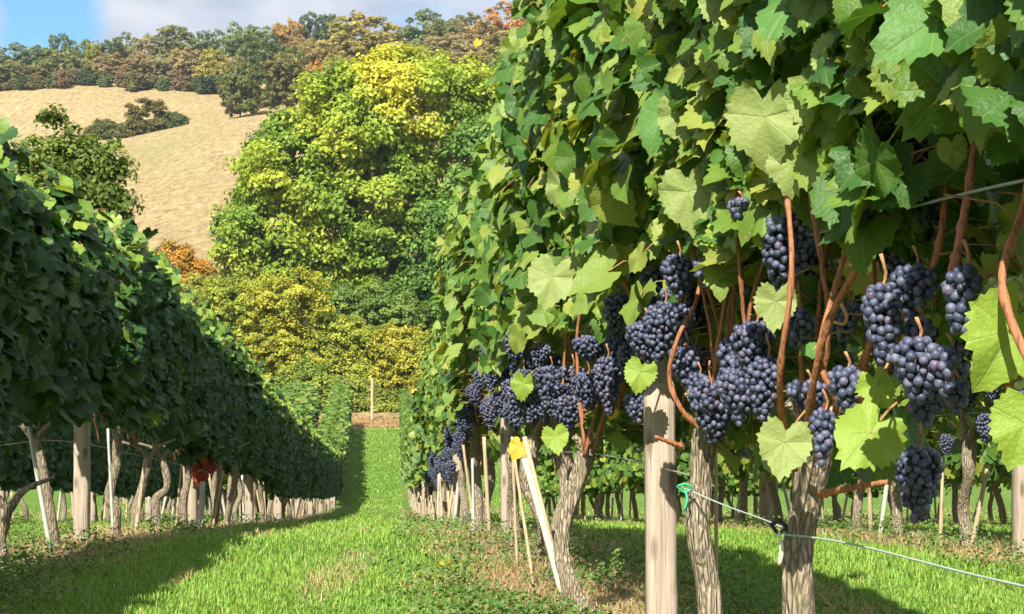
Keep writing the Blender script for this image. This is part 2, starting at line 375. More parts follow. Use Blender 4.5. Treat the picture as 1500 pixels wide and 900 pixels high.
def mk_crown(name, h0, h1, v=.75):
    """leaf colour comes from the tree's own colour, varied leaf by leaf; 'tint' marks sprays that have turned"""
    s = N(name); oi = s.node('ShaderNodeObjectInfo').outputs['Color']; isl = s.node('ShaderNodeNewGeometry').outputs['Random Per Island']
    at = s.node('ShaderNodeAttribute', attribute_name='tint').outputs['Fac']
    hs = s.node('ShaderNodeHueSaturation'); s.l.new(oi, hs.inputs['Color'])
    s.l.new(s.math('ADD', s.math('MULTIPLY', at, -h1), .5+h0), hs.inputs['Hue'])
    s.l.new(s.math('ADD', s.math('MULTIPLY', s.math('ADD', s.math('MULTIPLY', isl, .45), at), v), .45), hs.inputs['Value'])
    c = hs.outputs[0]
    return s.finish(s.leafsh(c, s.mix(1, c, (1.35, 1.25, .6), 'MULTIPLY'), .6, .2, .4))
M_crown = mk_crown('tree_leaves', .012, .03); M_turn = mk_crown('turning_leaves', .02, .085, .8)

# ------------------------------------------------------------------ leaf templates
def leaf_template(n, rings, seed, lobes=1.0):
    rs = np.random.RandomState(seed)
    th = np.linspace(-np.pi, np.pi, n, endpoint=False)          # 0 = tip direction (+Y)
    tip = lambda c, w: np.exp(-((th-c)/w)**2)
    r = .70 + .30*tip(0, .34) + .17*lobes*(tip(.86, .26)+tip(-.86, .26)) + .13*lobes*(tip(1.75, .34)+tip(-1.75, .34)) + .05*(tip(2.4, .3)+tip(-2.4, .3))
    r *= 1 - .62*np.exp(-((np.abs(th)-np.pi)/.27)**2)
    r *= 1 + .06*rs.randn(n)*.5
    if n >= 24: r *= 1 + .045*np.where(np.arange(n) % 2 == 0, 1, -1)
    V = [[0, 0, 0]]; 
    for q in rings:
        rr = r*q if q == rings[-1] else q*(r*.75+.25*r.mean())
        V += [[a*math.sin(t), a*math.cos(t), 0] for a, t in zip(rr, th)]
    V = np.array(V); uv = V[:, :2].copy()
    rad = np.hypot(V[:, 0], V[:, 1]); ang = np.arctan2(V[:, 0], V[:, 1])
    # creases between the five main veins and a cupped or drooping blade
    c1, c2, c3 = .10+.06*rs.rand(), rs.uniform(-.55, .12), rs.uniform(-.65, .35)
    lobes = lobes
    V[:, 2] = c1*rad*np.abs(np.sin(ang*1.85))**.8*1.0 + c2*V[:, 1]*np.abs(V[:, 1]) + c3*V[:, 0]**2 + .05*rad*np.sin(ang*5+rs.rand()*6) + rs.uniform(-.1, .1)*V[:, 0]
    if n >= 16: V[:, 2] += .03*rad*rs.randn(len(V))*(rad > .4)
    Q = []; T = []
    for i in range(n):
        j = (i+1) % n; T.append([0, 1+j, 1+i])
        for k in range(len(rings)-1): Q.append([1+k*n+i, 1+k*n+j, 1+(k+1)*n+j, 1+(k+1)*n+i])
    return V*np.array([1, 1, 1]), np.array(Q) if Q else np.zeros((0, 4), int), np.array(T), uv
LEAF = {0: [leaf_template(52, (.22, .45, .7, .88, 1), s, .15+.1*(s % 6)) for s in range(14)],
        1: [leaf_template(28, (.5, 1), 20+s, .1+.09*(s % 6)) for s in range(10)],
        2: [leaf_template(9, (1,), 40+s, .7) for s in range(5)]}

def frames(nrm, tip):
    nrm = nrm/np.linalg.norm(nrm, axis=1)[:, None]
    t = tip - nrm*np.sum(tip*nrm, 1)[:, None]; t /= np.linalg.norm(t, axis=1)[:, None]+1e-9
    x = np.cross(t, nrm)
    return np.stack([x, t, nrm], 2)          # columns: local x, y (tip), z (normal)
def scatter(templates, pos, R, size, pick):
    Vs, Qs, Ts, Us, own, n = [], [], [], [], [], 0
    for i, (tv, tq, tt, tu) in enumerate(templates):
        m = np.where(pick == i)[0]
        if len(m) == 0: continue
        W = np.einsum('nij,kj->nki', R[m], tv)*size[m][:, None, None] + pos[m][:, None, :]
        k = len(tv); off = (n + np.arange(len(m))*k)[:, None, None]
        Vs.append(W.reshape(-1, 3)); Us.append(np.tile(tu, (len(m), 1)))
        if len(tq): Qs.append((tq[None]+off).reshape(-1, 4))
        if len(tt): Ts.append((tt[None]+off).reshape(-1, 3))
        own.append(np.repeat(m, k)); n += len(m)*k
    return np.concatenate(Vs), (np.concatenate(Qs) if Qs else None), (np.concatenate(Ts) if Ts else None), np.concatenate(Us), np.concatenate(own)

SUNL = np.array([-math.sin(SUN_A)*math.cos(SUN_EL), -math.cos(SUN_A)*math.cos(SUN_EL), math.sin(SUN_EL)])   # towards the sun, row frame
def canopy(seed, lod, n, h0, h1, half=.47, bulge=.24, size=(.05, .075), low=None, lowside=1, topn=10, flat=False, botk=.75):
    """leaf positions in the row frame: x across the row, y along it, z up from the vine's foot"""
    rs = np.random.RandomState(seed)
    a = rs.uniform(-half, half, n); ph = rs.rand(4)*6.28
    top = h1 + .10*np.sin(a*7+ph[0]) + .07*np.sin(a*15+ph[1]); bot = h0 + .06*np.sin(a*8+ph[2]) + .04*np.sin(a*19+ph[3])
    q = rs.rand(n)**.9; h = bot + (top-bot)*q
    prof = np.clip(np.minimum(1, .55+1.6*(1-q))*np.minimum(1, botk+1.2*q), .25, 1)
    side = np.where(rs.rand(n) < .5, -1, 1)
    b = side*bulge*prof*np.where(rs.rand(n) < .7, rs.uniform(.7, 1.12, n), rs.uniform(0, .8, n))
    if flat: b = side*bulge*np.clip(.25+.75*np.minimum(1, (1-q)*3.2), 0, 1)*np.where(rs.rand(n) < .72, rs.uniform(.86, 1.04, n), rs.uniform(0, .85, n))
    else: b *= 1 + .2*np.sin(a*6.8+h*5+ph[1])
    if flat:                                       # picked clean on the sunny side, so light reaches the trunks
        lo = (b < .02) & (h < .45+np.abs(b)*3.4); b = np.where(lo, np.abs(b)*.9+.03, b); side = np.where(lo, 1, side)
    if low:                                        # leaves left hanging in the fruit zone on one side
        nl = int(n*low[2]); al = rs.uniform(-half, half, nl); hl = rs.uniform(low[0], low[1], nl); bl = lowside*rs.uniform(.06, bulge*1.1, nl)
        a = np.r_[a, al]; h = np.r_[h, hl]; b = np.r_[b, bl]; side = np.r_[side, np.full(nl, lowside)]
    if topn:                                       # loose shoots above the trimmed top
        for k in range(max(1, topn//5)):
            a0 = rs.uniform(-half, half); m = 5; s_ = np.arange(m)/m
            a = np.r_[a, a0+rs.uniform(-.12, .12)*s_]; h = np.r_[h, h1+s_*rs.uniform(.1, .32)]; b = np.r_[b, rs.uniform(-.1, .1)+rs.uniform(-.15, .15)*s_]; side = np.r_[side, np.where(rs.rand(m) < .5, -1, 1)]
    n = len(a); pos = np.stack([b, a, h], 1)
    nrm = np.stack([side*.75, -.15+0*a, .45+.5*(h > h1-.15)], 1) + rs.randn(n, 3)*(.42 if flat else .58) + SUNL*.45
    tip = np.stack([side*.35+0*a, 0*a, -1+0*a], 1) + rs.randn(n, 3)*.55
    sz = rs.uniform(size[0], size[1], n)*np.where(rs.rand(n) < .15, .65, 1)
    return pos, nrm, tip, sz, rs
def canopy_mesh(name, lod, args, mats, petiole=False):
    pos, nrm, tip, sz, rs = args
    R = frames(nrm, tip); pick = rs.randint(0, len(LEAF[lod]), len(pos))
    V, Q, T, U, own = scatter(LEAF[lod], pos, R, sz, pick)
    mb = MB(); mb.add(V, Q, T, 0, U)
    if petiole:
        for i in range(0, len(pos)):
            p0 = pos[i]; back = -R[i][:, 1]*.6 + np.array([-np.sign(pos[i][0])*.6, 0, .25])
            L = sz[i]*rs.uniform(.9, 1.5)
            mid_ = p0 + back*L*.5 + np.array([0, 0, .012]); end = p0+back*L+np.array([0, 0, -.01])
            v, q_, t_ = tube([p0, mid_, end], .0013, 4, cap=False); mb.add(v, q_, None, 1)
    return mb.mesh(name, mats)

# ------------------------------------------------------------------ grapes
import bmesh
def ico(sub):
    bm = bmesh.new(); bmesh.ops.create_icosphere(bm, subdivisions=sub, radius=1.0)
    V = np.array([v.co[:] for v in bm.verts]); T = np.array([[v.index for v in f.verts] for f in bm.faces]); bm.free(); return V, T
ICO = {1: ico(1), 2: ico(2), 3: ico(3)}
def bunch_mesh(seed, L, W, sub, br=.0068, shoulder=.6, name='grape_bunch', m=None):
    """a tight cone of berries hanging from z=0 to z=-L"""
    rs = np.random.RandomState(seed); pts = []
    tries = 0; target = int(1.15*(L*W*W*.5)/(br**3*8)*1.0)+8
    axis_bend = rs.uniform(-.12, .12, 2)
    while tries < 9000 and len(pts) < 170:
        tries += 1
        q = rs.rand(); w = W/2*(np.interp(q, [0, .12, .3, .65, 1], [.45, .95, 1, .72, .18]))
        ang = rs.rand()*6.283; rr = w*math.sqrt(rs.uniform(.25, 1))
        p = np.array([math.cos(ang)*rr+axis_bend[0]*q*L, math.sin(ang)*rr+axis_bend[1]*q*L, -q*L])
        if all(np.sum((p-o)**2) > (1.48*br)**2 for o in pts): pts.append(p)
    mb = MB(); V, T = ICO[sub]
    for p in pts:
        s = br*rs.uniform(.86, 1.12)*(.75 if rs.rand() < .07 else 1)
        sc = np.array([rs.uniform(.9, 1.04), rs.uniform(.9, 1.04), rs.uniform(.96, 1.1)])
        mb.add(V*s*sc+p, None, T, 0)
    return mb.mesh(name, [m or M_grape])
def stalk_mesh(L, seed):
    rs = np.random.RandomState(seed); mb = MB()
    mb.add(*tube(smooth_path([[0, 0, .035], [.006, .002, .012], [0, 0, -.01], [0, 0, -L*.8]], 8), [.0022, .0018, .001], 5))
    for k in range(5):
        z = -rs.uniform(0, L*.4); a = rs.rand()*6.28
        mb.add(*tube([[0, 0, z], [math.cos(a)*.012, math.sin(a)*.012, z-.004]], .0009, 4))
    return mb.mesh('stalk', [M_stalk])
BUNCH = {}
def get_bunch(kind, i):
    k = (kind, i)
    if k not in BUNCH:
        if kind == 'mid': BUNCH[k] = bunch_mesh(300+i, .115, .082, 2, .0062)
        elif kind == 'far': BUNCH[k] = bunch_mesh(400+i, .11, .075, 1, .0082)
    return BUNCH[k]
STALK = stalk_mesh(.09, 5)
def hang_bunch(vine, me, loc, rz=0, tilt=(0, 0), stalk=True, sc=1.0):
    o = obj('grape_bunch', me, vine, loc); o.rotation_euler = (tilt[0], tilt[1], rz); o.scale = (sc, sc, sc)
    if stalk: obj('stalk', STALK, o)
    return o

# ------------------------------------------------------------------ trunks
def vine_trunk_local(seed, head, r=.026, sides=14, n=22, lean=.08):
    rs = np.random.RandomState(seed)
    pts = [[0, 0, -.06], [rs.uniform(-.03, .03), rs.uniform(-lean, lean), head*.3], [rs.uniform(-.05, .05), rs.uniform(-lean, lean), head*.65], [rs.uniform(-.02, .02), rs.uniform(-lean, lean)*.8, head]]
    mb = MB(); mb.add(*tube(smooth_path(pts, n), [r*1.45, r*1.05, r, r*.9, r*1.25, r*1.1], sides, .12, seed))
    tip = np.array(pts[-1])
    for s in (-1, 1):                              # stubby arms at the head
        e = tip+np.array([rs.uniform(-.03, .03), s*rs.uniform(.1, .2), rs.uniform(.04, .1)])
        mb.add(*tube(smooth_path([tip-[0, 0, .03], tip+[0, s*.05, .03], e], 7), [r*.8, r*.5, r*.3], 8, .1, seed+s))
    return mb.mesh('trunk', [M_bark]), tip
def cane_local(seed, tip, h1, r=.0034):
    rs = np.random.RandomState(seed)
    y0 = rs.uniform(-.36, .36); x0 = rs.uniform(-.05, .05)
    pts = [[x0*.3, y0*.6+tip[1]*.4, tip[2]+rs.uniform(0, .08)], [x0, y0+rs.uniform(-.05, .05), tip[2]+.22], [x0+rs.uniform(-.06, .06), y0+rs.uniform(-.1, .1), tip[2]+.48], [x0+rs.uniform(-.1, .1), y0+rs.uniform(-.12, .12), h1]]
    mb = MB(); zz = np.arange(30); pp = smooth_path(pts, 30); pp[:, 1] += .005*np.where((zz//5) % 2 == 0, 1, -1)*np.minimum(1, zz/4)
    mb.add(*tube(pp, np.interp(zz, [0, 15, 29], [r*1.05, r*.9, r*.65])*(1+.35*(zz % 5 == 2)), 7, .06, seed)); return mb.mesh('cane', [M_cane])

def nvine(label, cat, group, x, y, rz=TH):
    o = empty('grapevine', (x, y, g(x, y)), rz); return tag(o, label, cat, group)

# variant pools (row frame, shared by the repeats)
POOL = {}
def pool(key, fn):
    if key not in POOL: POOL[key] = fn()
    return POOL[key]
def trunk_var(i, head=.5, r=.026): return pool(('trunk', i, head), lambda: vine_trunk_local(700+i, head, r))
def fol_var(kind, i):
    def make():
        if kind == 'rmid':  return canopy_mesh('foliage', 1, canopy(100+i, 1, 560, .80, 1.86, bulge=.155, topn=14, size=(.05, .074), low=(.5, .82, .20)), [M_leaf, M_petiole], True)
        if kind == 'rfar':  return canopy_mesh('foliage', 2, canopy(130+i, 2, 430, .66, 1.80, bulge=.23, size=(.05, .075), low=(.45, .7, .2)), [M_leaff])
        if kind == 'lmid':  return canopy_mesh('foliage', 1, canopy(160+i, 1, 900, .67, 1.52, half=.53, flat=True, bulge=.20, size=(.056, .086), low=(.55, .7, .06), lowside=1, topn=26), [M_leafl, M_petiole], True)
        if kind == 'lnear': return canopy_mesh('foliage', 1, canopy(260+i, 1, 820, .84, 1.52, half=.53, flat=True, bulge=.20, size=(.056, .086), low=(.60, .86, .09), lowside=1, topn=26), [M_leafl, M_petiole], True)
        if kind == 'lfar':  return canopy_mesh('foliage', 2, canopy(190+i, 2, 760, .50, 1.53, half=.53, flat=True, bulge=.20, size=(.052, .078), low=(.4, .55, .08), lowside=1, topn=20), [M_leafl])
        if kind == 'side':  return canopy_mesh('foliage', 2, canopy(220+i, 2, 560, .60, 1.80, half=.52, bulge=.25, size=(.05, .075), low=(.42, .64, .2), lowside=-1), [M_leaff])
    return pool((kind, i), make)

def lit_top_var(i, kind):  # loose shoot leaves along the row top, sunlight put into their colour
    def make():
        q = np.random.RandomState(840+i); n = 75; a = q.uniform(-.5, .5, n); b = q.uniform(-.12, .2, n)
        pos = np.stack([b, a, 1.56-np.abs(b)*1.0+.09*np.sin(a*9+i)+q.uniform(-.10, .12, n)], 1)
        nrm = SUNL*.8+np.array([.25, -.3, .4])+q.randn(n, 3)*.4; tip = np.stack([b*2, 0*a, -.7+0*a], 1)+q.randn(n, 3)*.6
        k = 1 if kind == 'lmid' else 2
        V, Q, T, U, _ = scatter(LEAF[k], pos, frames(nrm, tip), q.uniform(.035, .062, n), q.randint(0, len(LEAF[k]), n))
        return build('lit_top_foliage', V, Q, T, [M_littop], uv=U)
    return pool(('lit_top', kind, i), make)
def copy_vine(kind, idx, rs, label, group, x, y, head=.5, bunches=0, canes=3, bz=(.5, .8), bside=-1, farb=False):
    v = nvine(label, 'grapevine', group, x, y)
    tm, tip = trunk_var(idx % 8, head); obj('trunk', tm, v).rotation_euler = (0, 0, 0)
    f = obj('foliage', fol_var(kind, idx % 6), v); f.scale = (rs.uniform(.92, 1.08), 1.0, rs.uniform(.95, 1.05))
    if kind in ('lmid', 'lfar'): obj('lit_top_foliage', lit_top_var(idx % 5, kind), v)
    for k in range(canes):
        obj('cane', pool(('cane', (idx*3+k) % 14, head), lambda: cane_local(900+(idx*3+k) % 14, [0, 0, head], 1.3)), v)
    for k in range(bunches):
        me = get_bunch('far' if farb else 'mid', rs.randint(0, 4))
        hang_bunch(v, me, (bside*rs.uniform(.0, .13), rs.uniform(-.42, .42), rs.uniform(*bz)), rs.rand()*6.28, (rs.uniform(-.25, .25), rs.uniform(-.25, .25)), not farb, rs.uniform(.8, 1.2))
    return v

# ------------------------------------------------------------------ ground and hill
def sheet(name, xs_fn, ys, nx, m):
    ny = len(ys); X = np.zeros((ny, nx)); Y = np.repeat(np.array(ys)[:, None], nx, 1)
    for i, y in enumerate(ys): X[i] = xs_fn(y)
    Z = G(X.ravel(), Y.ravel()); V = np.stack([X.ravel(), Y.ravel(), Z], 1)
    i = np.arange(ny-1)[:, None]*nx+np.arange(nx-1)[None]; i = i.ravel()
    return build(name, V, np.stack([i, i+1, i+nx+1, i+nx], 1), None, [m])
ys = np.concatenate([np.arange(-12, 0, 1.0), np.arange(0, 20, .12), np.arange(20, 74.01, .5)])
tag(obj('ground', sheet('ground', lambda y: np.linspace(-max(14, 10+y*.75), max(14, 10+y*.75), 220), ys, 220, M_ground)), kind='structure')
ys2 = np.concatenate([np.arange(74, 350, 1.5), np.geomspace(350, 3000, 30)])
tag(obj('hill', sheet('hill', lambda y: np.linspace(-(10+y*.75), 10+y*.75, 260), ys2, 260, M_field)), kind='structure')

# ------------------------------------------------------------------ trees
def rand_dirs(rs, n):
    v = rs.randn(n, 3); return v/np.linalg.norm(v, axis=1)[:, None]
def crown_mesh(seed, lobes, nclump, per, leaf, clump_r, up=.35, tintf=None, fill=.8, hang=0, aspect=1.5):
    """leaf sprays gathered in clumps over the outer part of several overlapping lobes"""
    rs = np.random.RandomState(seed); lob = np.array(lobes, float)
    w = lob[:, 3]*lob[:, 4]+lob[:, 3]*lob[:, 5]; w /= w.sum()
    k = rs.choice(len(lob), nclump, p=w); d = rand_dirs(rs, nclump); d[:, 2] = d[:, 2]*.9+.12
    rad = rs.uniform(fill, 1.0, nclump)**1.0
    C = lob[k, :3] + d*lob[k, 3:6]*rad[:, None]
    cr = clump_r*rs.uniform(.6, 1.35, nclump)
    ct = rs.rand(nclump)
    own = np.repeat(np.arange(nclump), per); n = len(own)
    q = rand_dirs(rs, n); q[:, 2] = np.where(q[:, 2] < -.3, -q[:, 2], q[:, 2])
    pos = C[own] + q*cr[own][:, None]*(rs.rand(n)**.4)[:, None]*np.array([1, 1, .9])
    nrm = d[own]*.45 + q*.7 + np.array([0, 0, up]) + rs.randn(n, 3)*.5
    tip = rs.randn(n, 3) + np.array([0, 0, -.5-hang])
    R = frames(nrm, tip); s = leaf*rs.uniform(.6, 1.3, n)
    tv = np.array([[0, -.5, 0], [.5/aspect, .05, .06], [0, .55, -.05], [-.5/aspect, .05, .06]])
    W = np.einsum('nij,kj->nki', R, tv)*s[:, None, None]+pos[:, None, :]
    Q = (np.arange(n)*4)[:, None]+np.array([0, 1, 2, 3])[None]
    tint = tintf(C)[own] if tintf else ct[own]
    tint = np.clip(tint + .18*rs.randn(n), 0, 1)
    return build('crown', W.reshape(-1, 3), Q, None, [M_crown], attr={'tint': np.repeat(tint, 4)}, smooth=False), C
def trunk_mesh(seed, h, r, targets, sides=9, crook=.06):
    rs = np.random.RandomState(seed); mb = MB()
    top = np.array([rs.uniform(-crook, crook)*h, rs.uniform(-crook, crook)*h, h])
    mb.add(*tube(smooth_path([[0, 0, -.5], [0, 0, h*.15], top*.6+[crook*h*.3, 0, 0], top], 10), [r*1.5, r, r*.75, r*.3], sides, .08, seed))
    for t in targets:
        t = np.asarray(t); z = min(h*.85, max(h*.18, t[2]*rs.uniform(.35, .6))); b = top*(z/h); b[2] = z
        m_ = (b+t)/2+np.array([0, 0, .08*np.linalg.norm(t-b)])
        mb.add(*tube(smooth_path([b, m_, t], 7), [r*.42, r*.25, r*.08], 6, .05, seed))
    return mb.mesh('trunk', [M_treebark])
def tree_px(name, label, cat, u, d, lobes_px, color, seed, nclump, per, leaf, clump_r, trunk_r=.3, group=None, tintf=None, trunk_h=None, up=.35, fill=.8, depth=.8, branches=8):
    """lobes given as the photo shows them (u, v, ru, rv) at the tree's own distance d"""
    x = (u-750)/FPX*d; z = g(x, d); t = empty(name, (x, d, z)); tag(t, label, cat, group)
    k = d/FPX; rs = np.random.RandomState(seed+5)
    L = []
    for (lu, lv, ru, rv) in lobes_px:
        c = P(lu, lv, d)-np.array([x, d, z]); L.append((c[0], rs.uniform(-.25, .25)*ru*k, c[2], ru*k, min(ru, rv)*k*depth, rv*k))
    me, C = crown_mesh(seed, L, nclump, per, leaf, clump_r, up, tintf, fill)
    top = max(l[2] for l in L)
    tm = trunk_mesh(seed, trunk_h or top*.8, trunk_r, C[rs.choice(len(C), branches)]*.92)
    obj('trunk', tm, t); o = obj('crown', me, t); o.color = (*color, 1)
    if tintf: me.materials[0] = M_turn
    return t
# the broad yellow-green tree in the middle
def yellow(C): return np.clip(.12+.8*np.exp(-((C[:, 0]-1.0)/3.4)**2-((C[:, 2]-15.5)/4.5)**2)+.45*np.exp(-((C[:, 0]+5)/3)**2-((C[:, 2]-9)/6)**2)*.7+.28*np.sin(C[:, 0]*1.1+C[:, 2]*.9), 0, 1)
tree_px('broadleaf_tree', 'broad leafy tree turning from green to yellow below the hay field', 'tree', 560, 88,
        [(600, 190, 120, 105), (505, 215, 105, 90), (668, 175, 75, 75), (440, 270, 90, 85), (560, 300, 130, 110), (395, 345, 75, 75), (480, 370, 110, 80), (600, 390, 105, 80), (355, 385, 55, 55), (530, 140, 60, 50), (490, 435, 110, 45), (420, 420, 70, 40), (470, 150, 38, 34), (585, 110, 46, 32), (655, 118, 40, 34), (425, 205, 40, 36), (372, 275, 40, 34), (335, 345, 34, 34), (720, 150, 36, 34)],
        (.29, .41, .05), 11, 900, 135, .29, .95, .38, tintf=yellow, trunk_h=13, fill=.5)
tree_px('broadleaf_tree', 'dark green tree between the yellow-green tree and the sunlit vine row', 'tree', 690, 86,
        [(690, 350, 85, 85), (650, 430, 75, 60), (725, 260, 70, 90), (690, 440, 70, 60), (610, 460, 50, 45)],
        (.15, .28, .055), 12, 520, 110, .28, .9, .3, fill=.5)
tree_px('broadleaf_tree', 'dark green leafy tree rising behind the top of the sunlit vine row', 'tree', 800, 98,
        [(780, 130, 60, 70), (830, 90, 70, 60), (770, 200, 60, 60), (830, 190, 80, 90), (800, 300, 90, 90)],
        (.14, .26, .05), 13, 480, 110, .30, 1.0, .3, fill=.5)
tree_px('broadleaf_tree', 'small blue-green tree tucked against the left edge of the yellow-green tree', 'tree', 385, 93,
        [(385, 240, 24, 40), (370, 300, 26, 40), (345, 350, 26, 36)], (.09, .18, .06), 14, 150, 100, .26, .75, .2, fill=.5)
# yellow-olive hedge bushes below the tree
bush_spec = [
 (345, 79, [(345, 455, 60, 50), (330, 510, 50, 60), (370, 540, 50, 70)], (.31, .37, .05), 'yellow-olive bush highest of the hedge beside the dark vine row'),
 (425, 78, [(430, 445, 65, 50), (400, 500, 50, 60), (440, 540, 60, 60)], (.36, .38, .05), 'golden hedge bush below the middle of the yellow-green tree'),
 (505, 77.5, [(505, 500, 60, 38), (480, 540, 50, 50), (530, 555, 50, 50)], (.31, .36, .05), 'yellow hedge bush at the bottom left of the dark green tree'),
 (590, 77.5, [(590, 520, 55, 40), (615, 550, 45, 55), (560, 570, 40, 45)], (.37, .37, .045), 'yellow hedge bush by the far end of the sunlit vine row'),
 (455, 76.2, [(455, 570, 50, 40), (420, 600, 50, 45), (480, 605, 35, 35)], (.25, .33, .055), 'low yellow-green bush behind the far end of the dark vine row'),
 (540, 75.8, [(530, 590, 35, 32), (560, 600, 36, 28), (505, 585, 30, 32)], (.25, .31, .055), 'low green hedge bush behind the pale headland post'),
 (630, 77, [(640, 540, 40, 60), (655, 590, 40, 50)], (.28, .33, .05), 'olive bush partly hidden by the sunlit vine row'),
 (262, 86, [(255, 385, 34, 26), (285, 405, 34, 22), (255, 420, 45, 40)], (.50, .30, .05), 'orange bush at the lower edge of the hay field'),
 (540, 84, [(545, 455, 62, 42), (490, 450, 50, 36), (585, 470, 45, 36), (540, 500, 60, 40)], (.18, .28, .06), 'green shrub under the dark green tree behind the yellow hedge'),
 (300, 82, [(300, 440, 45, 38), (285, 490, 50, 60)], (.27, .29, .05), 'olive bush below the orange bush at the field edge'),
]
for i, (u, d, L, c, lab) in enumerate(bush_spec):
    tree_px('bush', lab, 'bush', u, d, L, c, 60+i, 620, 95, .15, .36, .07, trunk_h=1.6, fill=.25, up=.5, branches=10)
# bushes out in the hay field
for i, (u, d, L, c, lab) in enumerate([
 (212, 200, [(212, 172, 32, 26), (222, 190, 28, 16), (200, 192, 26, 14)], (.16, .14, .035), 'round brownish bush on its own in the hay field'),
 (158, 197, [(152, 192, 24, 16), (165, 203, 30, 14), (140, 206, 24, 10)], (.13, .15, .04), 'low spreading bush left of the round bush in the field'),
 (252, 200, [(250, 182, 26, 14), (262, 190, 20, 8)], (.10, .14, .035), 'flat low bush right of the round bush in the field')]):
    tree_px('bush', lab, 'bush', u, d, L, c, 80+i, 150, 90, .28, .6, .12, trunk_h=2, fill=.6, up=.4)
# woodland on the hill: six crown shapes, one tree per line
WOOD = []
for i in range(6):
    rs = np.random.RandomState(500+i); L = [(0, 0, .60, .40, .40, .37), (0, 0, .28, .44, .44, .25)]
    for k in range(8+i % 3):
        a = rs.rand()*6.28; L.append((math.cos(a)*.33, math.sin(a)*.33, rs.uniform(.12, .78), rs.uniform(.17, .27), rs.uniform(.17, .27), rs.uniform(.15, .22)))
    me, C = crown_mesh(510+i, L, 330, 46, .046, .07, .4, fill=.6)
    WOOD.append((me, trunk_mesh(520+i, .7, .022, C[:7]*.9, 7)))
OR, BR, TA, OL, GR, DG, YE, BG = (.40, .20, .06), (.28, .205, .105), (.34, .27, .14), (.20, .20, .075), (.13, .19, .065), (.08, .125, .055), (.36, .30, .06), (.11, .165, .085)
WD = [  # u, v of the top, width px, distance, colour, label, shape
 (-25, 92, 60, 262, OL, 'olive hedge tree at the left end of the hill hedge'),
 (14, 88, 56, 264, OL, 'dark olive hedge tree in the front line at the hill left'),
 (52, 96, 48, 264, BR, 'low brown hedge tree left of the flat-topped olive tree'),
 (92, 72, 62, 264, OL, 'flat-topped olive tree in the front line of the hill hedge'),
 (130, 92, 46, 264, BR, 'low russet hedge tree right of the flat-topped olive tree'),
 (165, 78, 58, 264, (.29, .195, .10), 'reddish brown tree in the front hedge of the hill'),
 (205, 80, 54, 264, (.31, .215, .115), 'russet tree between reddish and tan trees on the hill'),
 (238, 84, 46, 263, TA, 'small tan tree in the front hedge of the hill'),
 (270, 66, 58, 264, (.34, .255, .125), 'tall tan tree above the hay field hedge'),
 (312, 70, 52, 262, YE, 'golden tree with a pale bare trunk at the field edge'),
 (345, 78, 40, 266, TA, 'small tan tree left of the tall dark green tree'),
 (-15, 66, 62, 292, GR, 'green tree at the left edge of the skyline'),
 (22, 63, 56, 290, BG, 'grey-green skyline tree left of the lone airy tree'),
 (56, 66, 46, 292, GR, 'green skyline tree beside the lone airy tree'),
 (92, 45, 34, 305, DG, 'slim dark airy tree standing above the left skyline'),
 (122, 57, 44, 294, GR, 'green skyline tree right of the slim airy tree'),
 (136, 58, 28, 290, (.26, .26, .04), 'small yellow-green tree on the left skyline'),
 (160, 57, 42, 296, DG, 'dark green skyline tree below the cloud'),
 (186, 48, 46, 298, OL, 'olive skyline tree left of the big olive tree'),
 (216, 52, 40, 296, TA, 'tan skyline tree left of the big olive tree'),
 (256, 36, 76, 296, (.17, .185, .075), 'big rounded olive tree on the left skyline'),
 (300, 44, 52, 300, BG, 'grey-green tree right of the big olive skyline tree'),
 (322, 42, 34, 308, DG, 'small dark green tree on the skyline'),
 (352, 33, 62, 298, (.15, .20, .08), 'rounded pale green skyline tree'),
 (388, 40, 50, 296, GR, 'green skyline tree left of the orange-brown tree'),
 (425, 27, 48, 300, (.40, .23, .06), 'orange-brown domed tree on the skyline'),
 (456, 14, 42, 310, (.05, .09, .05), 'tall dark green tree highest left of centre'),
 (490, 20, 50, 312, DG, 'dark green tree behind the big golden-brown tree'),
 (440, 52, 60, 285, (.29, .2, .09), 'brown tree below the orange-brown domed tree'),
 (390, 50, 92, 226, (.065, .10, .03), 'tall dark green tree standing at the crest of the hay field'),
 (352, 92, 58, 214, (.13, .14, .035), 'olive tree leaning on the tall dark green tree'),
 (420, 76, 66, 214, (.15, .135, .035), 'brownish green tree right of the tall dark green tree'),
 (462, 84, 40, 210, (.46, .24, .06), 'small bright orange tree behind the yellow-green tree'),
 (534, 21, 136, 262, (.33, .27, .075), 'large golden-brown tree in the middle of the wood'),
 (480, 62, 70, 250, (.30, .21, .09), 'brown tree at the foot of the large golden-brown tree'),
 (600, 62, 64, 255, (.36, .25, .13), 'pinkish brown tree left of the power pole'),
 (622, 15, 82, 300, (.11, .16, .065), 'broad dark green tree on the skyline above the power pole'),
 (644, 30, 50, 285, (.15, .155, .05), 'greenish tan tree behind the power pole'),
 (664, 48, 70, 268, TA, 'tan tree right of the power pole'),
 (700, 30, 90, 280, (.36, .26, .13), 'wide tan-brown tree beneath the orange skyline tree'),
 (690, 74, 80, 246, (.35, .25, .12), 'tan tree lowest in the wood right of the power pole'),
 (678, 20, 60, 315, OL, 'olive skyline tree left of the orange tree'),
 (744, 4, 92, 300, (.46, .22, .06), 'bright orange tree at the top of the hill'),
 (745, 44, 80, 262, (.28, .24, .09), 'olive-brown tree below the bright orange tree'),
 (800, 10, 80, 300, (.33, .25, .1), 'brown tree right of the bright orange tree'),
 (560, 88, 80, 238, (.22, .22, .07), 'olive tree directly above the yellow-green tree'),
 (640, 100, 80, 236, (.28, .23, .09), 'olive-tan tree directly below the power pole'),
 (735, 80, 80, 230, (.18, .21, .06), 'greenish tree at the bottom right of the wood'),
]
